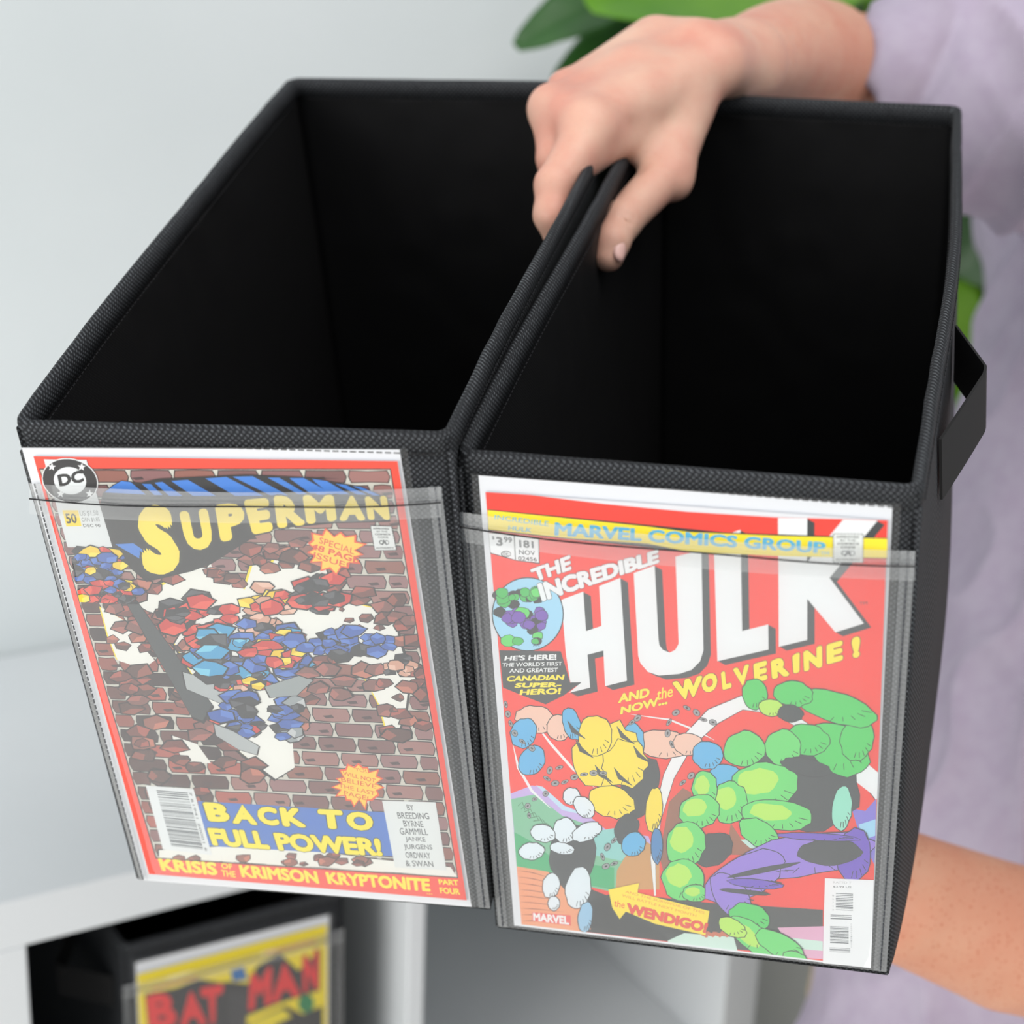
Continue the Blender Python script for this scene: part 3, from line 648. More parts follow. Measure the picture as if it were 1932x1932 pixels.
bq = C_((468, 852), (740, 872), (845, 1248), (565, 1215)); p.poly(bq, (232, 236, 236))
rbar = random.Random(5); y = .06; bars = []
while y < .93:
    t_ = rbar.choice((.006, .010, .016)); bars.append((y, y+t_)); y += t_+rbar.choice((.008, .014, .022))
barcode(p, bq, bars); p.tq('7 61941 20001 6', [bil(bq, .93, .05), bil(bq, .93, .95), bil(bq, .88, .95), bil(bq, .88, .05)], (120, 124, 126), 0)
p.build('printed_cover', CR1)
slq = [(36, 842), (768, 846), (897, 1713), (266, 1664)]
sheet(B1, 'clear_sleeve', slq, .0050, M_SLV, CR1, 24, 24, lambda u, v: .0003*math.sin(6*u+1)*math.sin(5*v))
pocket(B1, R1, [(55, 912), (832, 918), (924, 1714), (262, 1660)], 14, 58)
# ==== comic in the right box: red cover with tall white lettering
q2 = [(903, 897), (1684, 955), (1643, 1827), (970, 1746)]
CR2 = comic_root(B2, q2, 'comic book with a red cover, yellow band and tall white block title')
block(B2, 'backing_board', q2, .0006, .0018, M_PAPER, CR2)
c2q = [(916, 928.6), (1675, 982), (1642.5, 1824), (984, 1744)]
block(B2, 'comic_pages', c2q, .0018, .0033, M_PAPER, CR2)
p = Print(B2, .0034); RD = (244, 56, 40); WT2 = (238, 241, 242); GK = (52, 56, 58)
p.poly([(916, 928.6), (1000, 934), (1140, 951), (1300, 966), (1460, 976), (1675, 982), (1642.5, 1824), (984, 1744)], RD)
def shadowed(P, n=7, dx=14, dy=7.5):
    for i in range(n, -1, -1): p.poly([(x+dx*i/n, y+dy*i/n) for x, y in P], GK)
    c = np.mean(np.array(P), 0)
    p.poly(P, WT2)
def offs(P, s, d=(0, 0)): c = np.mean(np.array(P), 0); return [tuple(c+(np.array(x)-c)*s+np.array(d)) for x in P]
LH = E_((770, 1050), (930, 990), (950, 1278), (1062, 1240), (1045, 950), (1200, 890), (1248, 1640), (1088, 1680), (1076, 1420), (960, 1450), (980, 1690), (825, 1728), (915, 1652), (835, 1652), (802, 1440))
LU = E_((1297, 855), (1450, 800), (1478, 1330), (1484, 1380), (1510, 1415), (1560, 1435), (1600, 1415), (1625, 1370), (1602, 735), (1790, 690), (1806, 1420), (1780, 1500), (1720, 1560), (1630, 1590), (1480, 1602), (1400, 1575), (1345, 1510), (1330, 1460))
LL = F_((180, 530), (375, 462), (388, 1200), (578, 1152), (580, 1335), (207, 1420))
LK = F_((650, 375), (862, 379), (860, 700), (1125, 388), (1375, 395), (1025, 812), (1275, 1145), (1068, 1210), (862, 965), (862, 1265), (655, 1315))
for L in (LH, LU, LL, LK): shadowed(L)
# yellow band with the publisher line
p.poly(E_((232, 390), (1932, 555), (1932, 560))+F_((0, 472), (1448, 522), (1444, 674), (0, 628))+E_((1700, 700), (235, 545)), K_)
p.poly(E_((232, 396))+E_((800, 454), (1400, 516))+F_((0, 478), (700, 508), (1447, 527), (1444, 668), (700, 655), (0, 622))+E_((1400, 640), (800, 598), (238, 538)), (252, 230, 20))
CY = (88, 186, 230)
p.tq('INCREDIBLE', E_((285, 430), (680, 478), (676, 516), (282, 462)), CY, .01); p.tq('HULK', E_((385, 508), (556, 528), (552, 560), (382, 542)), CY, .02)
mq = [E_((722, 484))[0], F_((1000, 552))[0], F_((995, 638))[0], E_((718, 582))[0]]
p.tq('MARVEL COMICS GROUP', mq, CY, .045); p.tq('TM', F_((958, 620), (1022, 622), (1020, 646), (958, 644)), CY, .01)
stamp(p, F_((1050, 490), (1272, 492), (1270, 704), (1050, 700)))
# price box, seen with the issue number
p.poly(E_((238, 560), (608, 600), (612, 788), (440, 765), (252, 712)), K_); p.poly(E_((240, 562), (422, 580), (432, 758), (254, 706)), WT2); p.poly(E_((430, 582), (602, 604), (606, 780), (438, 760)), WT2)
DK = (56, 58, 60)
p.tq('$', E_((262, 585), (282, 588), (284, 614), (264, 612)), DK, .02); p.tq('3', E_((292, 590), (340, 594), (344, 660), (296, 655)), DK, .04); p.tq('99', E_((348, 588), (410, 596), (412, 636), (350, 630)), DK, .03)
p.ell(*E_((366, 716))[0], 9.5, 6, K_); p.ell(*E_((368, 716))[0], 8, 4.6, WT2); p.tq('CC', E_((345, 704), (385, 708), (386, 730), (346, 726)), K_, .03)
p.tq('181', E_((460, 612), (566, 622), (570, 674), (464, 668)), DK, .04); p.tq('NOV', E_((460, 684), (576, 694), (580, 726), (462, 718)), DK, .01); p.tq('02456', E_((454, 732), (590, 742), (594, 770), (456, 762)), DK, .01)
# round corner vignette (plain coloured stones)
p.ell(*E_((525, 1155))[0], 68, 70, K_, n=40); p.ell(*E_((525, 1155))[0], 66, 68, (160, 214, 240), n=40)
GN = (62, 188, 84); GL = (96, 214, 100); PU = (118, 72, 178)
rv = random.Random(8)
for i in range(44):
    up_ = rv.random() < .55; x, y = (rv.uniform(300, 640), rv.uniform(960, 1150)) if up_ else (rv.uniform(370, 650), rv.uniform(1130, 1280))
    if i > 38: x, y = rv.uniform(370, 600), rv.uniform(1290, 1370)
    x, y = E_((x, y))[0]; c = rv.choice((GN, GN, GL, K_)) if (up_ or i > 38) else rv.choice((PU, PU, K_)); r_ = rv.uniform(7, 15)
    p.ell(x, y, r_+1, r_*.8+1, K_, jag=.3, seed=i, n=9); p.ell(x, y, r_, r_*.8, c, jag=.3, seed=i, n=9)
p.tq('TM', E_((556, 1368), (610, 1374), (608, 1396), (556, 1392)), (60, 110, 140), 0)
p.tq('THE', E_((540, 830), (835, 722), (845, 830), (580, 920)), WT2, .05, K_, .02)
p.tq('INCREDIBLE', E_((590, 932), (1478, 682), (1484, 780), (630, 1066)), WT2, .06, K_, .02)
p.poly(E_((318, 1418), (765, 1425), (835, 1655), (915, 1650), (790, 1745), (655, 1812), (480, 1745), (345, 1690)), GK)
WW = (240, 242, 242)
p.tq("HE'S HERE!", E_((362, 1458), (735, 1444), (735, 1488), (352, 1494)), WW, .04); p.tq("THE WORLD'S FIRST", E_((340, 1510), (775, 1500), (775, 1530), (336, 1538)), WW, .02)
p.tq('AND GREATEST', E_((395, 1552), (746, 1545), (744, 1576), (390, 1582)), WW, .02)
for t, qd in (('CANADIAN', ((378, 1605), (795, 1594), (785, 1634), (366, 1646))), ('SUPER-', ((438, 1656), (775, 1650), (768, 1686), (425, 1692))), ('HERO!', ((472, 1704), (770, 1690), (764, 1738), (464, 1744)))): p.tq(t, E_(*qd), YC, .045)
p.tq('AND', E_((1190, 1738), (1415, 1688), (1412, 1758), (1182, 1805)), YC, .045, K_, .012); p.tq('NOW...', E_((1205, 1830), (1540, 1740), (1545, 1810), (1198, 1888)), YC, .045, K_, .012)
p.tq('the', E_((1470, 1700), (1585, 1668), (1580, 1755), (1465, 1785)), YC, .01)
for ch, a in zip('WOLVERINE!', (E_((1575, 1650), (1800, 1600), (1775, 1748), (1632, 1785)), F_((85, 1530), (205, 1490), (208, 1630), (100, 1660)), F_((232, 1500), (300, 1480), (312, 1612), (245, 1632)),
      F_((318, 1475), (440, 1440), (420, 1590), (365, 1605)), F_((468, 1440), (570, 1412), (572, 1555), (478, 1580)), F_((595, 1420), (705, 1372), (735, 1525), (605, 1552)), F_((752, 1378), (808, 1352), (806, 1500), (762, 1512)),
      F_((832, 1350), (970, 1302), (972, 1462), (838, 1498)), F_((1002, 1300), (1122, 1265), (1124, 1412), (1004, 1446)), F_((1182, 1250), (1250, 1232), (1245, 1390), (1195, 1402)))):
    p.tq(ch, a, YC, .07, K_, .02)
p.tq('TM', F_((1240, 988), (1300, 984), (1300, 1008), (1242, 1010)), DK, 0)
p.clip = c2q
# picture below the title: distant hills, ground, and plain coloured stones
p.poly(G_((245, 840), (400, 780), (470, 790), (620, 920), (800, 990), (950, 1110), (1250, 1150), (1300, 1300), (260, 1300)), (198, 172, 228)); p.poly(G_((430, 778), (480, 790), (640, 930), (800, 1000), (620, 960)), (190, 220, 240))
p.poly(G_((248, 880), (420, 845), (620, 1000), (900, 1100), (1200, 1190), (1250, 1420), (1000, 1560), (300, 1400)), (122, 190, 150)); p.poly(G_((270, 1120), (420, 1200), (560, 1320), (1000, 1380), (1000, 1540), (520, 1460), (290, 1380)), (54, 176, 112))
p.poly(G_((840, 1120), (1060, 1080), (1200, 1200), (1050, 1330), (860, 1290)), (140, 206, 200))
for i in range(10): p.line(G_((300+i*22, 930+i*22), (330+i*30, 900+i*26), (350+i*34, 960+i*26)), 1.2, (50, 110, 70))
p.poly(G_((290, 1370), (520, 1410), (700, 1500), (1000, 1650), (1400, 1900), (1932, 1980))+H_((1130, 1640), (1130, 1300), (300, 1250))+G_((1000, 1560), (326, 1812)), (56, 58, 58))
p.poly(G_((290, 1370), (520, 1410), (640, 1540), (760, 1620), (830, 1830), (700, 1860), (326, 1812)), (238, 156, 110))
for i in range(9): p.line(G_((295+i*4, 1400+i*46), (400, 1415+i*44), (520+i*20, 1450+i*42)), 1.6, (150, 80, 56), taper=True)
p.poly(G_((1020, 1400), (1080, 1300), (1220, 1180), (1330, 1250), (1330, 1540), (1010, 1540)), (206, 150, 84)); p.poly(G_((1330, 1300), (1400, 900), (1500, 800), (1560, 830), (1600, 1100), (1400, 1560)), (150, 92, 66))
p.poly(H_((0, 1525), (120, 1470), (480, 1500), (520, 1640), (0, 1565)), (206, 232, 220)); p.poly(H_((800, 1430), (1140, 1420), (1135, 1660), (950, 1650)), (228, 170, 200)); p.poly(H_((860, 1500), (1130, 1530), (1130, 1600), (900, 1580)), (206, 234, 220))
p.poly(H_((1340, 560), (1440, 580), (1520, 490), (1510, 980), (1400, 760)), (132, 118, 214)); p.poly(H_((1390, 680), (1515, 640), (1512, 760), (1430, 790)), (160, 214, 240)); p.poly(H_((460, 670), (540, 790), (860, 860), (700, 900), (420, 900)), (160, 96, 66)); p.poly(H_((530, 790), (600, 785), (760, 860), (740, 880), (600, 850)), (196, 230, 220))
for i in range(26): p.ell(*H_((260+i*17, 1480+9*math.sin(i*2.1)))[0], 5, 3.6, (206, 106, 70), jag=.5, seed=i, n=8)
# sweeping white streaks
p.line([(1236, 1690), (1232, 1620), (1240, 1545), (1262, 1465), (1296, 1400), (1345, 1352), (1400, 1326), (1466, 1338), (1540, 1385), (1605, 1440), (1652, 1508)], 34, K_, True)
p.line([(1236, 1690), (1232, 1620), (1240, 1545), (1262, 1465), (1296, 1400), (1345, 1352), (1400, 1326), (1466, 1338), (1540, 1385), (1605, 1440), (1654, 1508)], 31, WT2, True)
p.poly([(1612, 1420), (1662, 1462), (1655, 1506), (1596, 1460)], WT2)
p.line(G_((400, 300), (540, 480), (700, 660), (860, 800)), 7, WT2, True); p.line(G_((1120, 262), (1400, 300), (1600, 380), (1730, 450)), 5, WT2, True); p.line(G_((262, 480), (300, 650), (400, 820), (540, 950)), 7, WT2, True)
def stone(tf, cx, cy, rx, ry, col, rot=0, seed=0, hi=None, edge=K_, jag=.12, k=3.864):
    x, y = tf((cx, cy))[0]; p.ell(x, y, rx/k+1.6, ry/k+1.6, edge, rot, 22, jag, seed); p.ell(x, y, rx/k, ry/k, col, rot, 22, jag, seed)
    if hi: p.ell(x-rx/k*.2, y-ry/k*.2, rx/k*.6, ry/k*.55, hi, rot, 18, jag*1.5, seed+1)
    for i in range(5):
        a = .3+.35*i; p.line([(x+rx/k*.62*math.cos(a), y+ry/k*.62*math.sin(a)), (x+rx/k*.9*math.cos(a+.06), y+ry/k*.9*math.sin(a+.06))], 1.3, edge)
# stand-in stones, left group
SKN = (240, 196, 174); BU = (84, 178, 226); Y2 = (248, 222, 40)
for a in ((430, 300, 150, 95, SKN, .2, 1), (600, 360, 90, 90, SKN, 0, 2), (340, 400, 90, 110, BU, .4, 3), (400, 600, 90, 110, BU, .5, 4), (690, 330, 60, 120, BU, -.3, 5), (1360, 480, 200, 100, SKN, .1, 6), (1130, 480, 90, 150, BU, 0, 7), (1540, 480, 110, 80, SKN, .2, 8),
          (1680, 560, 110, 100, BU, .3, 9), (1820, 720, 120, 90, BU, .2, 10)): stone(G_, *a[:6], a[5+0] if False else a[6])
stone(G_, 1180, 800, 130, 240, GK, .3, 21); stone(G_, 950, 560, 250, 250, Y2, .2, 12, jag=.25); stone(G_, 860, 420, 120, 150, Y2, 0, 13); stone(G_, 1080, 620, 160, 170, Y2, .4, 14, jag=.3)
for x0, y0 in ((700, 380), (1060, 420), (1180, 560), (900, 700), (1040, 720), (760, 520)): p.line(G_((x0-40, y0-70), (x0, y0), (x0+90, y0+60)), 9, GK, True)
stone(G_, 980, 900, 170, 110, Y2, .3, 15); stone(G_, 1290, 960, 60, 160, Y2, .1, 16); stone(G_, 1090, 1100, 80, 110, GK, .4, 17); stone(G_, 1140, 1210, 80, 90, BU, .8, 18); stone(G_, 1310, 1220, 40, 130, (60, 130, 190), 0, 19)
WB = (226, 236, 242)
stone(G_, 700, 1280, 170, 220, GK, .1, 31)
for a in ((690, 860, 60, 60, WB, 0, 22), (780, 940, 60, 90, WB, -.7, 23), (640, 1110, 80, 90, WB, 0, 24), (480, 1130, 90, 60, WB, .2, 25), (400, 1260, 90, 60, WB, -.1, 26), (800, 1120, 110, 60, WB, -.4, 27), (620, 1240, 90, 40, WB, .2, 28), (540, 1510, 60, 90, WB, .2, 29), (740, 1530, 90, 150, WB, .1, 30), (790, 1740, 50, 110, (150, 196, 226), .1, 32), (560, 1640, 40, 50, WB, 0, 33)): stone(G_, *a)
# right group: rounded green boulders over violet ones
stone(H_, 980, 420, 420, 300, GK, .1, 40)
G1, G2, YG = (70, 206, 92), (100, 216, 108), (186, 232, 84)
for a in ((1250, 130, 240, 170, G1, .6, 41), (1020, 60, 160, 110, G1, .2, 42), (840, 120, 130, 130, G2, .1, 43), (560, 130, 150, 130, G2, -.2, 44), (700, 400, 250, 170, G2, -.1, 45, YG), (450, 520, 130, 150, G2, .1, 46, YG), (270, 420, 90, 130, G2, 0, 47, YG),
          (230, 580, 150, 120, G2, -.3, 48, YG), (800, 610, 260, 110, G2, .1, 49, YG), (660, 740, 150, 90, G2, .5, 50)): stone(H_, *a)
stone(H_, 330, 860, 150, 110, GK, -.5, 51)
for a in ((130, 820, 140, 170, G2, .2, 52, YG), (110, 1080, 150, 150, G2, .1, 53, YG), (200, 1180, 90, 60, G2, 0, 54, YG), (1270, 560, 70, 160, (150, 226, 200), .1, 55), (1010, 260, 180, 60, GK, .2, 56), (1380, 60, 120, 150, G1, .2, 57)): stone(H_, *a)
stone(F_, 1080, 1760, 300, 110, G1, .3, 58); stone(F_, 760, 1660, 140, 90, G1, .1, 59); stone(F_, 480, 1660, 90, 110, G1, -.2, 60); stone(F_, 600, 1760, 90, 60, YG, .1, 61); stone(F_, 740, 1800, 90, 60, GK, .1, 62)
P1 = (150, 120, 216); P2 = (112, 78, 196)
for a in ((1000, 900, 520, 150, P1, -.16, 70), (560, 1060, 320, 150, P1, -.5, 71), (1360, 900, 120, 190, P2, .1, 72), (460, 1200, 200, 110, P1, .9, 73), (1180, 880, 230, 90, GK, 0, 74), (640, 1110, 200, 30, P2, .1, 75), (1100, 770, 300, 24, P2, .05, 76), (700, 1010, 260, 14, GK, -.2, 77), (560, 1170, 180, 12, GK, .1, 78)): stone(H_, *a)
for a in ((600, 1350, 150, 90, G1, .3, 80), (620, 1500, 220, 90, G2, .7, 81, YG), (820, 1560, 200, 80, G2, .5, 82), (470, 1430, 110, 60, YG, .5, 83), (930, 1650, 90, 40, G2, .3, 84)):
    stone(H_, *a)
# grey chain pieces
def chain(pts, r=7):
    for i, (x, y) in enumerate(pts):
        nx = pts[min(i+1, len(pts)-1)] if i < len(pts)-1 else pts[i-1]; a = math.atan2(nx[1]-y, nx[0]-x)
        p.ell(x, y, r+1, (5 if i % 2 else 3)+.8, K_, a, 12); p.ell(x, y, r, 5 if i % 2 else 3, (150, 152, 154), a, 12); p.ell(x, y, r*.45, 1.6, K_, a, 8)
chain(G_((600, 650), (530, 670), (510, 730), (570, 765), (640, 755), (710, 720), (780, 700), (850, 690), (920, 690)))
chain(G_((1420, 480), (1390, 400), (1400, 320), (1450, 250), (1530, 215), (1600, 250), (1650, 300), (1720, 320))); chain(G_((210, 190), (225, 260), (245, 330), (275, 400), (330, 460), (400, 510)), 6); chain(G_((1000, 1180), (950, 1230), (915, 1300), (940, 1370), (1000, 1350)), 7)
chain(G_((1500, 760), (1560, 710)), 7); chain(G_((380, 1000), (370, 930), (420, 880), (500, 840)), 5); chain(G_((1130, 320), (1170, 290)), 7)
p.clip = None
# arrow caption, publisher box, barcode
p.poly(G_((958, 1540), (1182, 1492), (1170, 1562), (1695, 1696), (1665, 1872), (1300, 1790), (1085, 1700), (1040, 1755), (985, 1670)), (252, 226, 30))
p.tq('the', G_((1002, 1612), (1080, 1628), (1075, 1678), (998, 1662)), (238, 82, 40), .01)
p.tq('WENDIGO!', G_((1095, 1635), (1690, 1785), (1668, 1858), (1092, 1712)), (232, 66, 46), .055, (120, 40, 30), .012)
p.tq('AND THE SURVIVOR OF THIS', G_((1085, 1545), (1660, 1700), (1655, 1718), (1080, 1562)), (238, 150, 40), 0); p.tq('WILL BATTLE NEXT MONTH', G_((1060, 1572), (1600, 1722), (1596, 1740), (1056, 1590)), (238, 150, 40), 0)
p.poly(G_((402, 1705), (682, 1728), (684, 1802), (404, 1768)), (232, 84, 80)); p.tq('MARVEL', G_((408, 1708), (668, 1734), (672, 1796), (410, 1766)), WW, .045)
bq = H_((1145, 1070), (1502, 1084), (1480, 1722), (1130, 1690)); p.poly(bq, (240, 242, 243))
p.tq('RATED T', H_((1205, 1092), (1340, 1096), (1338, 1112), (1205, 1108)), (190, 192, 192), 0); p.tq('$3.99 US', H_((1205, 1124), (1338, 1128), (1336, 1144), (1205, 1140)), (110, 112, 114), .01)
for x0, x1, y0, y1, nn in ((1225, 1350, 1178, 1310, 11), (1186, 1340, 1335, 1372, 3), (1183, 1318, 1420, 1545, 12), (1180, 1330, 1575, 1612, 4)):
    for i in range(nn):
        yy = y0+(y1-y0)*i/nn; th = rbar.choice((3, 5, 7)); p.poly(H_((x0, yy), (x1, yy+6), (x1, yy+th+6), (x0, yy+th)), (92, 98, 102))
for i, (x, y) in enumerate([(1205, 1190+i*26) for i in range(5)]+[(1338, 1400+i*15) for i in range(12)]): p.tq('1572806890418'[i % 13], H_((x-6, y), (x+6, y+1), (x+6, y+13), (x-6, y+12)), (190, 192, 194), 0)
p.build('printed_cover', CR2)
slq = [(889, 895), (1700, 951), (1653, 1832), (963, 1748)]
sheet(B2, 'clear_sleeve', slq, .0050, M_SLV, CR2, 24, 24, lambda u, v: .0003*math.sin(6*u+1)*math.sin(5*v))
pocket(B2, R2, [(868, 966), (1727, 1040), (1672, 1834), (940, 1748)], 12, 56)

# ==== comic in the shelf box: yellow cover
_a = B3.fp(256, 1817, 0); _b = B3.fp(621, 1726, 0); _dn = B3.Y/np.linalg.norm(B3.Y)
def q3(ax, ay, bx, by, L):
    a, b = B3.fp(ax, ay), B3.fp(bx, by); return [pj(a), pj(b), pj(b+_dn*L), pj(a+_dn*L)]
qq = q3(256, 1817, 621, 1726, .262)
CR3 = comic_root(B3, qq, 'comic book with a bright yellow cover and red title, out of focus in the shelf')
block(B3, 'backing_board', qq, .0006, .0018, M_PAPER, CR3)
yq = q3(259, 1839, 617, 1744, .25); block(B3, 'comic_pages', yq, .0018, .0033, M_PAPER, CR3)
p = Print(B3, .0034); p.poly(yq, (246, 222, 14))
J_ = Zm(0, 1500, 2.415)
p.poly(J_((660, 905), (800, 880), (905, 838), (1010, 855), (1040, 850), (1130, 860), (1170, 780), (1275, 720), (1360, 800), (1460, 700), (1458, 890), (1270, 950), (1120, 1010), (1060, 1110), (900, 1110), (680, 1110)), (44, 42, 46))
RR = (234, 40, 44)
for ch, qd in (('B', ((665, 915), (790, 890), (812, 1060), (680, 1070))), ('A', ((835, 905), (905, 888), (945, 1050), (820, 1060))), ('T', ((910, 880), (1020, 860), (1000, 1040), (940, 1050))), ('M', ((1140, 820), (1240, 780), (1235, 955), (1130, 985))), ('A', ((1270, 775), (1320, 760), (1370, 915), (1235, 950))), ('N', ((1378, 735), (1452, 700), (1452, 885), (1382, 905)))):
    p.tq(ch, J_(*qd), RR, .06, K_, .02)
p.poly(J_((1050, 800), (1110, 780), (1130, 840), (1060, 850)), (30, 110, 180)); p.poly(J_((1040, 900), (1130, 900), (1120, 1110), (1050, 1110)), (60, 58, 62))
p.ell(*J_((1395, 950))[0], 15, 18, (20, 130, 74)); p.poly(J_((1130, 1043), (1300, 960), (1380, 1000), (1470, 960), (1470, 1110), (1130, 1110)), (40, 38, 40)); p.poly(J_((1140, 1040), (1290, 975), (1330, 1010), (1250, 1050), (1250, 1110), (1140, 1110)), (240, 220, 30))
p.line(J_((690, 885), (900, 830)), 3, (230, 90, 30)); p.line(J_((1210, 720), (1440, 665)), 4, (230, 90, 30))
p.build('printed_cover', CR3)
sheet(B3, 'clear_sleeve', q3(250, 1814, 628, 1722, .27), .0050, M_SLV, CR3, 8, 8)
pocket(B3, R3, q3(232, 1862, 648, 1752, .22), 4, 22, vm=M_SLV)
# ------------------------------------------------------------------ person: smooth solid fields turned into one skin
class Field:
    def __init__(s, xs, ys, zs):
        s.x, s.y, s.z = [np.asarray(a, np.float32) for a in (xs, ys, zs)]; s.f = np.full((len(xs), len(ys), len(zs)), .5, np.float32)
    def _blk(s, a, b, r, k):
        m = r+max(k, .012)+.012; sl = []
        for ax, i in ((s.x, 0), (s.y, 1), (s.z, 2)):
            lo = np.searchsorted(ax, min(a[i], b[i])-m); hi = np.searchsorted(ax, max(a[i], b[i])+m)
            if hi <= lo: return None
            sl.append(slice(lo, hi))
        return tuple(sl)
    def cap(s, a, b, ra, rb=None, k=.004, op='u'):
        a, b = np.array(a, np.float32), np.array(b, np.float32); rb = ra if rb is None else rb
        sl = s._blk(a, b, max(ra, rb), k)
        if sl is None: return
        X = s.x[sl[0]][:, None, None]-a[0]; Y = s.y[sl[1]][None, :, None]-a[1]; Zz = s.z[sl[2]][None, None, :]-a[2]
        d = b-a; L = float(d@d)
        t = np.clip((X*d[0]+Y*d[1]+Zz*d[2])/L, 0, 1) if L > 1e-12 else np.zeros((1, 1, 1), np.float32)
        D = np.sqrt((X-t*d[0])**2+(Y-t*d[1])**2+(Zz-t*d[2])**2)-(ra+(rb-ra)*t)
        f = s.f[sl]
        if op == 'u':
            h = np.clip(.5+.5*(f-D)/k, 0, 1); s.f[sl] = f*(1-h)+D*h-k*h*(1-h)
        else:
            h = np.clip(.5-.5*(f+D)/k, 0, 1); s.f[sl] = f*(1-h)-D*h+k*h*(1-h)
    def cut(s, p, n, k=.004):
        """remove everything on the +n side of a plane"""
        n = np.array(n, np.float32); n /= np.linalg.norm(n)
        D = (s.x[:, None, None]-p[0])*n[0]+(s.y[None, :, None]-p[1])*n[1]+(s.z[None, None, :]-p[2])*n[2]
        s.f = np.maximum(s.f, D.astype(np.float32))
    def surf(s):
        f = s.f; neg = f < 0
        c = [neg[i:f.shape[0]-1+i, j:f.shape[1]-1+j, k:f.shape[2]-1+k] for i in (0, 1) for j in (0, 1) for k in (0, 1)]
        anyn = c[0].copy(); alln = c[0].copy()
        for q_ in c[1:]: anyn |= q_; alln &= q_
        act = np.argwhere(anyn & ~alln); idx = -np.ones(anyn.shape, np.int32); idx[tuple(act.T)] = np.arange(len(act))
        acc = np.zeros((len(act), 3)); cnt = np.zeros(len(act)); cr = [(i, j, k) for i in (0, 1) for j in (0, 1) for k in (0, 1)]
        ax = (s.x, s.y, s.z)
        def pos(o): return np.stack([ax[d][act[:, d]+o[d]] for d in range(3)], 1).astype(float)
        for a in cr:
            for d in range(3):
                if a[d]: continue
                b = list(a); b[d] = 1
                fa = f[act[:, 0]+a[0], act[:, 1]+a[1], act[:, 2]+a[2]]; fb = f[act[:, 0]+b[0], act[:, 1]+b[1], act[:, 2]+b[2]]
                m = (fa < 0) != (fb < 0); t = np.where(m, fa/(fa-fb+1e-20), 0)[:, None]
                P = pos(a)*(1-t)+pos(b)*t; acc[m] += P[m]; cnt[m] += 1
        V = acc/cnt[:, None]; Fc = []
        for d in range(3):
            n0 = [slice(None)]*3; n1 = [slice(None)]*3; n0[d] = slice(0, -1); n1[d] = slice(1, None)
            ch = neg[tuple(n0)] != neg[tuple(n1)]; E = np.argwhere(ch); e, g = [x for x in range(3) if x != d]
            E = E[(E[:, e] > 0) & (E[:, g] > 0) & (E[:, e] < f.shape[e]-1) & (E[:, g] < f.shape[g]-1)]
            sg = neg[tuple(E.T)]
            def ix(de, dg): Q = E.copy(); Q[:, e] -= de; Q[:, g] -= dg; return idx[tuple(Q.T)]
            Q = np.stack([ix(0, 0), ix(1, 0), ix(1, 1), ix(0, 1)], 1); fl = sg if d != 1 else ~sg
            Q[fl] = Q[fl][:, ::-1]; Fc.append(Q)
        return V, np.concatenate(Fc)[:, ::-1]
def ar(*seg):
    out = []
    for a, b, st in seg: out += list(np.arange(a, b, st))
    return np.array(out)
def relax(V, Fc, it, lam=.5):
    n = len(V); e = np.concatenate([Fc[:, [0, 1]], Fc[:, [1, 2]], Fc[:, [2, 3]], Fc[:, [3, 0]]]); 
    deg = np.bincount(np.concatenate([e[:, 0], e[:, 1]]), minlength=n)[:, None]
    for k in range(it):
        for l in (lam, -lam*1.02):
            A = np.stack([np.bincount(e[:, 0], V[e[:, 1], c], n)+np.bincount(e[:, 1], V[e[:, 0], c], n) for c in range(3)], 1)
            V = V+l*(A/deg-V)
    return V
def vnormals(V, Fc):
    a = np.cross(V[Fc[:, 2]]-V[Fc[:, 0]], V[Fc[:, 3]]-V[Fc[:, 1]]); n = np.zeros_like(V)
    for c in range(4): np.add.at(n, Fc[:, c], a)
    return n/(np.linalg.norm(n, axis=1)[:, None]+1e-12)

pw = q(1750, 2300, 1.42); pw = w(pw); pbase = Matrix.Translation((pw[0], pw[1], 0))
PR = root('person', 'person in a lavender t-shirt holding two black storage boxes, one hand gripping their tops', 'person', pbase)
Fd = Field(ar((-.01, .155, .0016), (.155, .80, .006)), ar((-.45, -.345, .005), (-.345, -.125, .0016), (-.125, .60, .006)), ar((.96, 1.165, .0016), (1.165, 1.75, .006)))
Q = q; c_ = Fd.cap
# hand on the rims: back of the hand
WR = Q(1345, 118, 1.105); WU = Q(1243, 80, 1.125)
IM, MM, RM, PM = Q(1102, 236, 1.040), Q(1044, 206, 1.066), Q(1072, 172, 1.090), Q(1112, 150, 1.115)
c_(WR, IM, .0195, .0150, .008); c_(Q(1300, 95, 1.115), MM, .0185, .0132, .010); c_(WU, RM, .0165, .0125, .010); c_(Q(1225, 82, 1.135), PM, .0150, .0115, .010)
c_(Q(1262, 205, 1.095), Q(1180, 215, 1.075), .0225, .0200, .014); c_(Q(1200, 150, 1.090), Q(1110, 205, 1.085), .020, .016, .012)
c_(Q(1316, 75, 1.105), Q(1365, 85, 1.115), .0120, .0130, .010)
c_(IM, MM, .0150, .0130, .008); c_(Q(1190, 190, 1.075), (IM+MM)/2, .0185, .0140, .010)
# index finger over the rim and down
PI = Q(1046, 348, 1.018); c_(Q(1118, 246, 1.040), PI, .0160, .0112, .008); c_(PI, Q(1041, 405, 1.014), .0112, .0102, .004); c_(Q(1041, 405, 1.014), Q(1056, 455, 1.024), .0102, .0085, .004)
c_(Q(1150, 268, 1.052), Q(1088, 318, 1.034), .0120, .0090, .008)
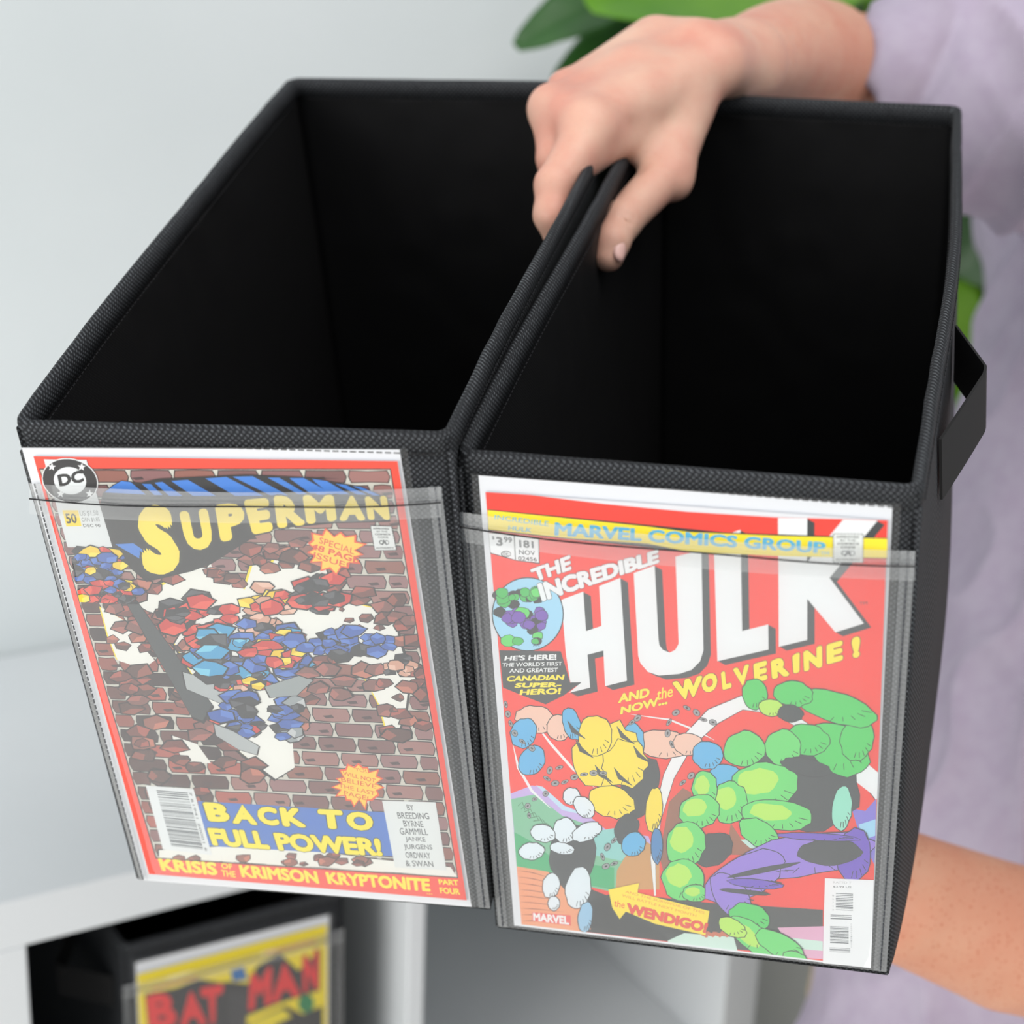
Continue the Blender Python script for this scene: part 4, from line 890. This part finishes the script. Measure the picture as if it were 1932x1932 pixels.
# middle, ring, little finger
PMi = Q(1047, 300, 1.050); c_(MM, PMi, .0130, .0108, .008); c_(PMi, Q(1062, 372, 1.062), .0106, .0098, .004); c_(Q(1062, 372, 1.062), Q(1085, 420, 1.074), .0098, .0082, .004)
PRi = Q(1085, 268, 1.082); c_(RM, PRi, .0125, .0102, .006); c_(PRi, Q(1100, 335, 1.092), .0100, .0092, .004); c_(Q(1100, 335, 1.092), Q(1118, 378, 1.100), .0092, .0078, .004)
PPi = Q(1125, 232, 1.112); c_(PM, PPi, .0112, .0090, .006); c_(PPi, Q(1140, 285, 1.120), .0088, .0080, .004); c_(Q(1140, 285, 1.120), Q(1155, 320, 1.126), .0080, .0068, .004)
# thumb leaving the side of the palm
TM_ = Q(1266, 318, 1.072); c_(Q(1300, 165, 1.100), TM_, .0200, .0135, .010)
TI, TD, TT = Q(1172, 418, 1.036), Q(1153, 456, 1.026), Q(1148, 484, 1.024)
c_(TM_, TI, .0142, .0116, .006); c_(TI, TD, .0116, .0106, .004); c_(TD, TT, .0106, .0090, .004)
c_(Q(1190, 262, 1.066), Q(1240, 292, 1.075), .0120, .0125, .012)
c_(Q(1262, 330, 1.068), Q(1272, 345, 1.068), .0118, .0110, .006)
# creases: behind the web, at the thumb joint, at the wrist
c_(Q(1200, 318, 1.052), Q(1224, 290, 1.050), .0022, .0012, .006, 's')
for a, b in (((1176, 400), (1196, 412)), ((1170, 412), (1192, 424)), ((1166, 424), (1186, 434))): c_(Q(*a, 1.0235), Q(*b, 1.0250), .0006, .0006, .002, 's')
for a, b in (((1018, 352), (1036, 346)), ((1014, 402), (1030, 400))): c_(Q(*a, 1.004), Q(*b, 1.003), .0005, .0005, .002, 's')
# forearm, elbow, upper arm of the gripping side
FW = Q(1400, 118, 1.155); EL = Q(1548, 112, 1.300)
c_(WR, FW, .0200, .0275, .010); c_(Q(1290, 95, 1.125), FW, .0180, .0275, .010)
NP = 9; C_A = [FW+(EL-FW)*t/NP+np.array([0, -.004*math.sin(math.pi*t/NP), 0]) for t in range(NP+1)]; C_R = [.0275+.0158*(1-(1-t/NP)**1.6) for t in range(NP+1)]
for t in range(NP): c_(C_A[t], C_A[t+1], C_R[t], C_R[t+1], .0012)
UA = Q(1700, 150, 1.34); SHL = Q(2010, 110, 1.32)
c_(Q(1600, 126, 1.350), UA, .0410, .046, .0015); c_(UA, SHL, .046, .062, .012)
# trunk core and neck under the shirt
c_(Q(2230, -60, 1.66), Q(2200, 350, 1.66), .10, .13, .05); c_(Q(2200, 350, 1.66), Q(2130, 1000, 1.57), .13, .12, .05); c_(Q(2130, 1000, 1.57), Q(1990, 1600, 1.48), .12, .12, .05); c_(Q(1990, 1600, 1.48), Q(1900, 1990, 1.44), .12, .12, .05)
c_(SHL, Q(2230, -20, 1.66), .062, .08, .04)
# supporting arm under the right box
S2 = Q(2420, 250, 1.45); E2 = Q(2130, 1830, 1.20); W2 = Q(1560, 1628, 1.095)
c_(Q(2230, 100, 1.6), S2, .08, .06, .03); c_(S2, E2, .055, .046, .02); c_(E2, Q(1900, 1768, 1.155), .0475, .0480, .002); c_(Q(1900, 1768, 1.155), Q(1700, 1690, 1.12), .0480, .0415, .002); c_(Q(1700, 1690, 1.12), W2, .0415, .029, .002)
PC = Q(1400, 1560, 1.120); c_(W2, PC, .024, .020, .02)
for i, (dx, dy, L) in enumerate(((-70, -95, .9), (-120, -50, 1.0), (-125, 5, .95), (-105, 60, .8))):
    kx, ky = 1400+dx*.35+i*6, 1560+dy*.9; kn = Q(kx, ky, 1.122)
    c_(PC, kn, .019, .0115, .012); c_(kn, Q(kx-95*L, ky-18+10*i, 1.118), .0105, .0088, .004); c_(Q(kx-95*L, ky-18+10*i, 1.118), Q(kx-160*L, ky-22+12*i, 1.112), .0088, .0072, .004)
c_(Q(1480, 1590, 1.10), Q(1440, 1700, 1.105), .0155, .0115, .012); c_(Q(1440, 1700, 1.105), Q(1370, 1745, 1.11), .0110, .0088, .004)
V, Fc = Fd.surf(); V = relax(V, Fc, 3)
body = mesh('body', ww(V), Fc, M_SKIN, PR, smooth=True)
# thumbnail
A = Acc(); cn = Q(1150, 473, 1.025)+np.array([.62, .10, -.78])*.0104; ax1 = TD-TT; ax1 /= np.linalg.norm(ax1); nv = np.array([.62, .10, -.78]); ax2 = np.cross(ax1, nv); ax2 /= np.linalg.norm(ax2); nv = np.cross(ax2, ax1); nv = nv if nv[0] > 0 else -nv
Vn = []; nn = 20
for k_, (rr, h) in enumerate(((1, -.0010), (1, .0002), (.7, .0009), (.35, .0012))):
    for i in range(nn):
        a = 2*math.pi*i/nn; Vn.append(w(cn+ax1*.0068*rr*math.copysign(abs(math.cos(a))**.8, math.cos(a))+ax2*.0046*rr*math.sin(a)+nv*(h-.0012*math.sin(a)**2*rr)))
Fn = [(k_*nn+i, k_*nn+(i+1) % nn, (k_+1)*nn+(i+1) % nn, (k_+1)*nn+i) for k_ in range(3) for i in range(nn)]+[tuple(3*nn+i for i in range(nn)), tuple(range(nn))[::-1]]
mesh('thumbnail', Vn, Fn, M_NAIL, PR, smooth=True)

# shirt
g = .0048
Fs = Field(ar((.18, .92, g)), ar((-.52, .66, g)), ar((1.12, 1.86, g)))
c_ = Fs.cap
c_(Q(2230, -60, 1.66), Q(2230, 350, 1.64), .13, .165, .05); c_(Q(2230, 350, 1.64), Q(2170, 900, 1.57), .165, .158, .05); c_(Q(2170, 900, 1.57), Q(2075, 1350, 1.49), .158, .155, .05); c_(Q(2075, 1350, 1.49), Q(1960, 1700, 1.44), .155, .160, .05); c_(Q(1960, 1700, 1.44), Q(1895, 2050, 1.42), .160, .168, .05)
c_(Q(2230, 350, 1.72), Q(2170, 1900, 1.60), .165, .165, .05)
CU = Q(1722, 196, 1.345); c_(CU, Q(2050, 160, 1.34), .078, .105, .03); c_(Q(1640, 196, 1.375), CU, .074, .078, .02)
c_(Q(2050, 160, 1.34), Q(2230, 80, 1.56), .105, .14, .05); c_(Q(2230, 80, 1.56), Q(2230, 300, 1.64), .12, .15, .04); c_(Q(2420, 250, 1.5), Q(2400, 900, 1.36), .085, .085, .03); c_(Q(2230, 100, 1.62), Q(2420, 250, 1.5), .10, .085, .03)
# crease at the armpit, sleeve opening
c_(Q(1850, 620, 1.33), Q(1905, 330, 1.42), .010, .006, .03, 's')
cp = Q(1640, 160, 1.275); cnr = np.array([-.93, .12, .34]); cnr /= np.linalg.norm(cnr)
X = Fs.x[:, None, None]; Y = Fs.y[None, :, None]; Zg = Fs.z[None, None, :]
D = (X-cp[0])*cnr[0]+(Y-cp[1])*cnr[1]+(Zg-cp[2])*cnr[2]; Fs.f = np.maximum(Fs.f, np.where((X < .46) & (Y < -.12), D, -1).astype(np.float32))
c_(Q(1560, 196, 1.42), Q(1760, 192, 1.355), .068, .071, .004, 's')
V, Fc = Fs.surf(); V = relax(V, Fc, 6)
nr = vnormals(V, Fc)
for it in range(1):
    fo = np.zeros(len(V))
    for i, v in enumerate(V):
        x, y, z = v
        s1 = noise.noise(Vector((x*9+y*3, y*4-x*4, z*5)))                    # long soft drapes
        s2 = 1-abs(noise.noise(Vector((x*16+y*9+3, y*5-x*8, z*8))))*2.2       # narrower ridges
        u_ = noise.noise(Vector((x*22-y*12, y*6+x*5, z*9+4)))
        fo[i] = .0130*s1+.0110*max(s2, 0)**2+.0025*(1-abs(u_)*2)
    V = V-nr*fo[:, None]*(-1)
V = relax(V, Fc, 2)
shirt = mesh('shirt', ww(V), Fc, M_SHIRT, PR, smooth=True)
# cuff hem line of the sleeve
# trousers and shoes
Wp = lambda px, py, z: w(q(px, py, z))
A = Acc(); hipL, hipR = Wp(1715, 1905, 1.50), Wp(1960, 1960, 1.58)
def leg(hp, dx, dy):
    P = []; R_ = []
    for i in range(15):
        t = i/14; z = hp[2]*(1-t)+.07*t; P.append((hp[0]+dx*t+.008*math.sin(9*t), hp[1]+dy*t, z+.0)); R_.append(.088*(1-t)+.062*t+.003*math.sin(17*t))
    return P, R_
for hp, dx, dy in ((hipL, .02, .03), (hipR, .05, .05)):
    P, R_ = leg(hp, dx, dy); P.insert(0, (hp[0]+.01, hp[1], hp[2]+.10)); R_.insert(0, .095); A.tube(P, R_, 24)
mesh('trousers', A.V, A.F, M_TROU, PR, smooth=True)
for hp, dx, dy in ((hipL, .02, .03), (hipR, .05, .05)):
    V = []; Fc2 = []; n = 20; prof = [(1.0, 0), (1.04, .012), (1.02, .03), (.92, .055), (.72, .085), (.5, .10)]
    for k_, (r_, h) in enumerate(prof):
        for i in range(n):
            a = 2*math.pi*i/n; ex = .135 if math.cos(a) < 0 else .09
            sh_h = h*(1 if math.cos(a) > -.3 else .72)
            V.append((hp[0]+dx-.05+ex*r_*math.cos(a)*.95, hp[1]+dy-.02+.045*r_*math.sin(a), sh_h))
    for k_ in range(len(prof)-1): Fc2 += [(k_*n+i, k_*n+(i+1) % n, (k_+1)*n+(i+1) % n, (k_+1)*n+i) for i in range(n)]
    Fc2 += [tuple(range(n))[::-1], tuple((len(prof)-1)*n+i for i in range(n))]
    mesh('shoe', V, Fc2, M_SHOE, PR, smooth=True)

# ------------------------------------------------------------------ potted plant behind the person
pp = w(q(1640, 300, 2.02)); PXY = (pp[0], pp[1])
PP = root('potted_plant', 'tall leafy green plant in a pot behind the person', 'plant', Matrix.Translation((PXY[0], PXY[1], 0)))
prof = [(.0, .0), (.13, .0), (.14, .01), (.175, .30), (.185, .31), (.185, .33), (.165, .33), (.160, .28), (.0, .28)]
n = 32; V = [(PXY[0]+r_*math.cos(2*math.pi*i/n), PXY[1]+r_*math.sin(2*math.pi*i/n), h) for r_, h in prof for i in range(n)]
mesh('pot', V, [(k_*n+i, k_*n+(i+1) % n, (k_+1)*n+(i+1) % n, (k_+1)*n+i) for k_ in range(len(prof)-1) for i in range(n)], M_POT, PP, smooth=True)
A = Acc(); A.tube([(PXY[0], PXY[1], .27), (PXY[0], PXY[1], .30)], .163, 24); mesh('soil', A.V, A.F, M_SOIL, PP)
A = Acc()
for i, (dx, dy, h) in enumerate(((-.05, 0, 1.75), (.05, .02, 1.95), (.0, .06, 1.45))): A.tube([(PXY[0]+dx*(.6+t*.8)+.02*math.sin(5*t+i), PXY[1]+dy*(1+t)+.02*math.cos(4*t), .28+(h-.28)*t) for t in np.linspace(0, 1, 12)], [.014-.007*t for t in np.linspace(0, 1, 12)], 10)
mesh('stem', A.V, A.F, M_STEM, PP, smooth=True)
def leaf(base, tip, wid, nrm, m, droop=.04, fold=.25, waves=3):
    base, tip = np.array(base), np.array(tip); ax = tip-base; L = np.linalg.norm(ax); ax /= L
    nrm = np.array(nrm, float); nrm -= ax*(nrm@ax); nrm /= np.linalg.norm(nrm); sd = np.cross(ax, nrm); nu, nvv = 10, 18
    def fn(th):
        def f(u, v):
            hw = wid/2*(math.sin(math.pi*min(v*.95+.03, 1)**.9)**.6); s_ = (u*2-1)
            zz = -droop*(v**2)*L*2+fold*hw*abs(s_)+.05*hw*math.sin(waves*2*math.pi*v+s_)*s_**2+.02*hw*math.cos(16*math.pi*v-abs(s_)*4)
            return base+ax*L*v+sd*hw*s_+nrm*(zz+th)
        return f
    V, Fc = slab(fn(.0006), fn(-.0006), nu, nvv); mesh('leaf', V, Fc, m, PP, smooth=True)
    o = np.array([PXY[0], PXY[1], base[2]-.18]); mid = (base+o)/2+np.array([0, 0, .03]); A = Acc(); A.tube([o, mid, base, base+ax*L*.1], [.004, .0035, .003, .002], 6); PT.add(A.V, A.F)
PT = Acc()
cn_ = lambda v: M@np.array(v, float)
LV = [((1290, -60, 1.74), (978, 66, 1.66), .070, (.1, -.5, -.8), 'd'), ((1330, -20, 1.78), (1046, 138, 1.72), .060, (.2, -.6, -.8), 'd'),
      ((1620, -40, 1.72), (1120, -30, 1.60), .165, (.05, -.55, -.8), 'l'), ((1560, -10, 1.80), (1180, 70, 1.72), .080, (0, -.3, -.9), 'l'),
      ((1700, 60, 1.92), (1500, -120, 1.86), .16, (.1, -.2, -.9), 'd'), ((1690, 120, 1.95), (1420, 60, 1.92), .12, (.1, -.3, -.9), 'd'), ((1680, 70, 1.84), (1770, -110, 1.76), .10, (.1, -.2, -.9), 'l'),
      ((1660, 60, 1.98), (1900, -60, 1.9), .14, (-.1, -.2, -.9), 'd'), ((1720, 600, 1.95), (1900, 400, 1.85), .13, (-.1, -.1, -.9), 'd'), ((1700, 500, 1.93), (1860, 700, 1.84), .10, (.1, -.2, -.9), 'l'),
      ((1730, 620, 1.98), (1890, 560, 1.90), .12, (-.3, -.2, -.9), 'd'), ((1720, 380, 1.96), (1890, 520, 1.90), .12, (-.1, -.4, -.8), 'd'), ((1750, 700, 1.96), (1850, 900, 1.88), .09, (-.1, -.2, -.9), 'l'),
      ((1760, 560, 2.02), (1930, 470, 2.0), .18, (0, -.1, -1), 'd'), ((1740, 480, 2.05), (1920, 620, 2.02), .2, (0, .1, -1), 'd'), ((1740, 560, 2.06), (1880, 760, 2.04), .2, (0, 0, -1), 'd'), ((1700, 400, 2.05), (1860, 300, 2.0), .2, (0, 0, -1), 'd'),
      ((1600, 200, 1.98), (1400, 380, 1.92), .14, (0, -.4, -.8), 'd'), ((1620, 340, 2.0), (1460, 560, 1.95), .14, (0, -.4, -.8), 'd'), ((1600, -160, 1.95), (1380, -330, 1.9), .15, (0, -.6, -.8), 'l'), ((1680, -180, 1.95), (1860, -340, 1.9), .15, (0, -.6, -.8), 'l'),
      ((1640, -220, 2.05), (1620, -460, 2.0), .15, (0, -.5, -.8), 'd'), ((1640, 300, 2.02), (1840, 260, 1.98), .15, (0, -.4, -.8), 'd')]
for b, t_, wd_, nr_, k_ in LV: leaf(w(q(*b)), w(q(*t_)), wd_, cn_(nr_), M_LEAF if k_ == 'l' else M_LEAFD)
mesh('leaf_stalks', PT.V, PT.F, M_STEM, PP, smooth=True)
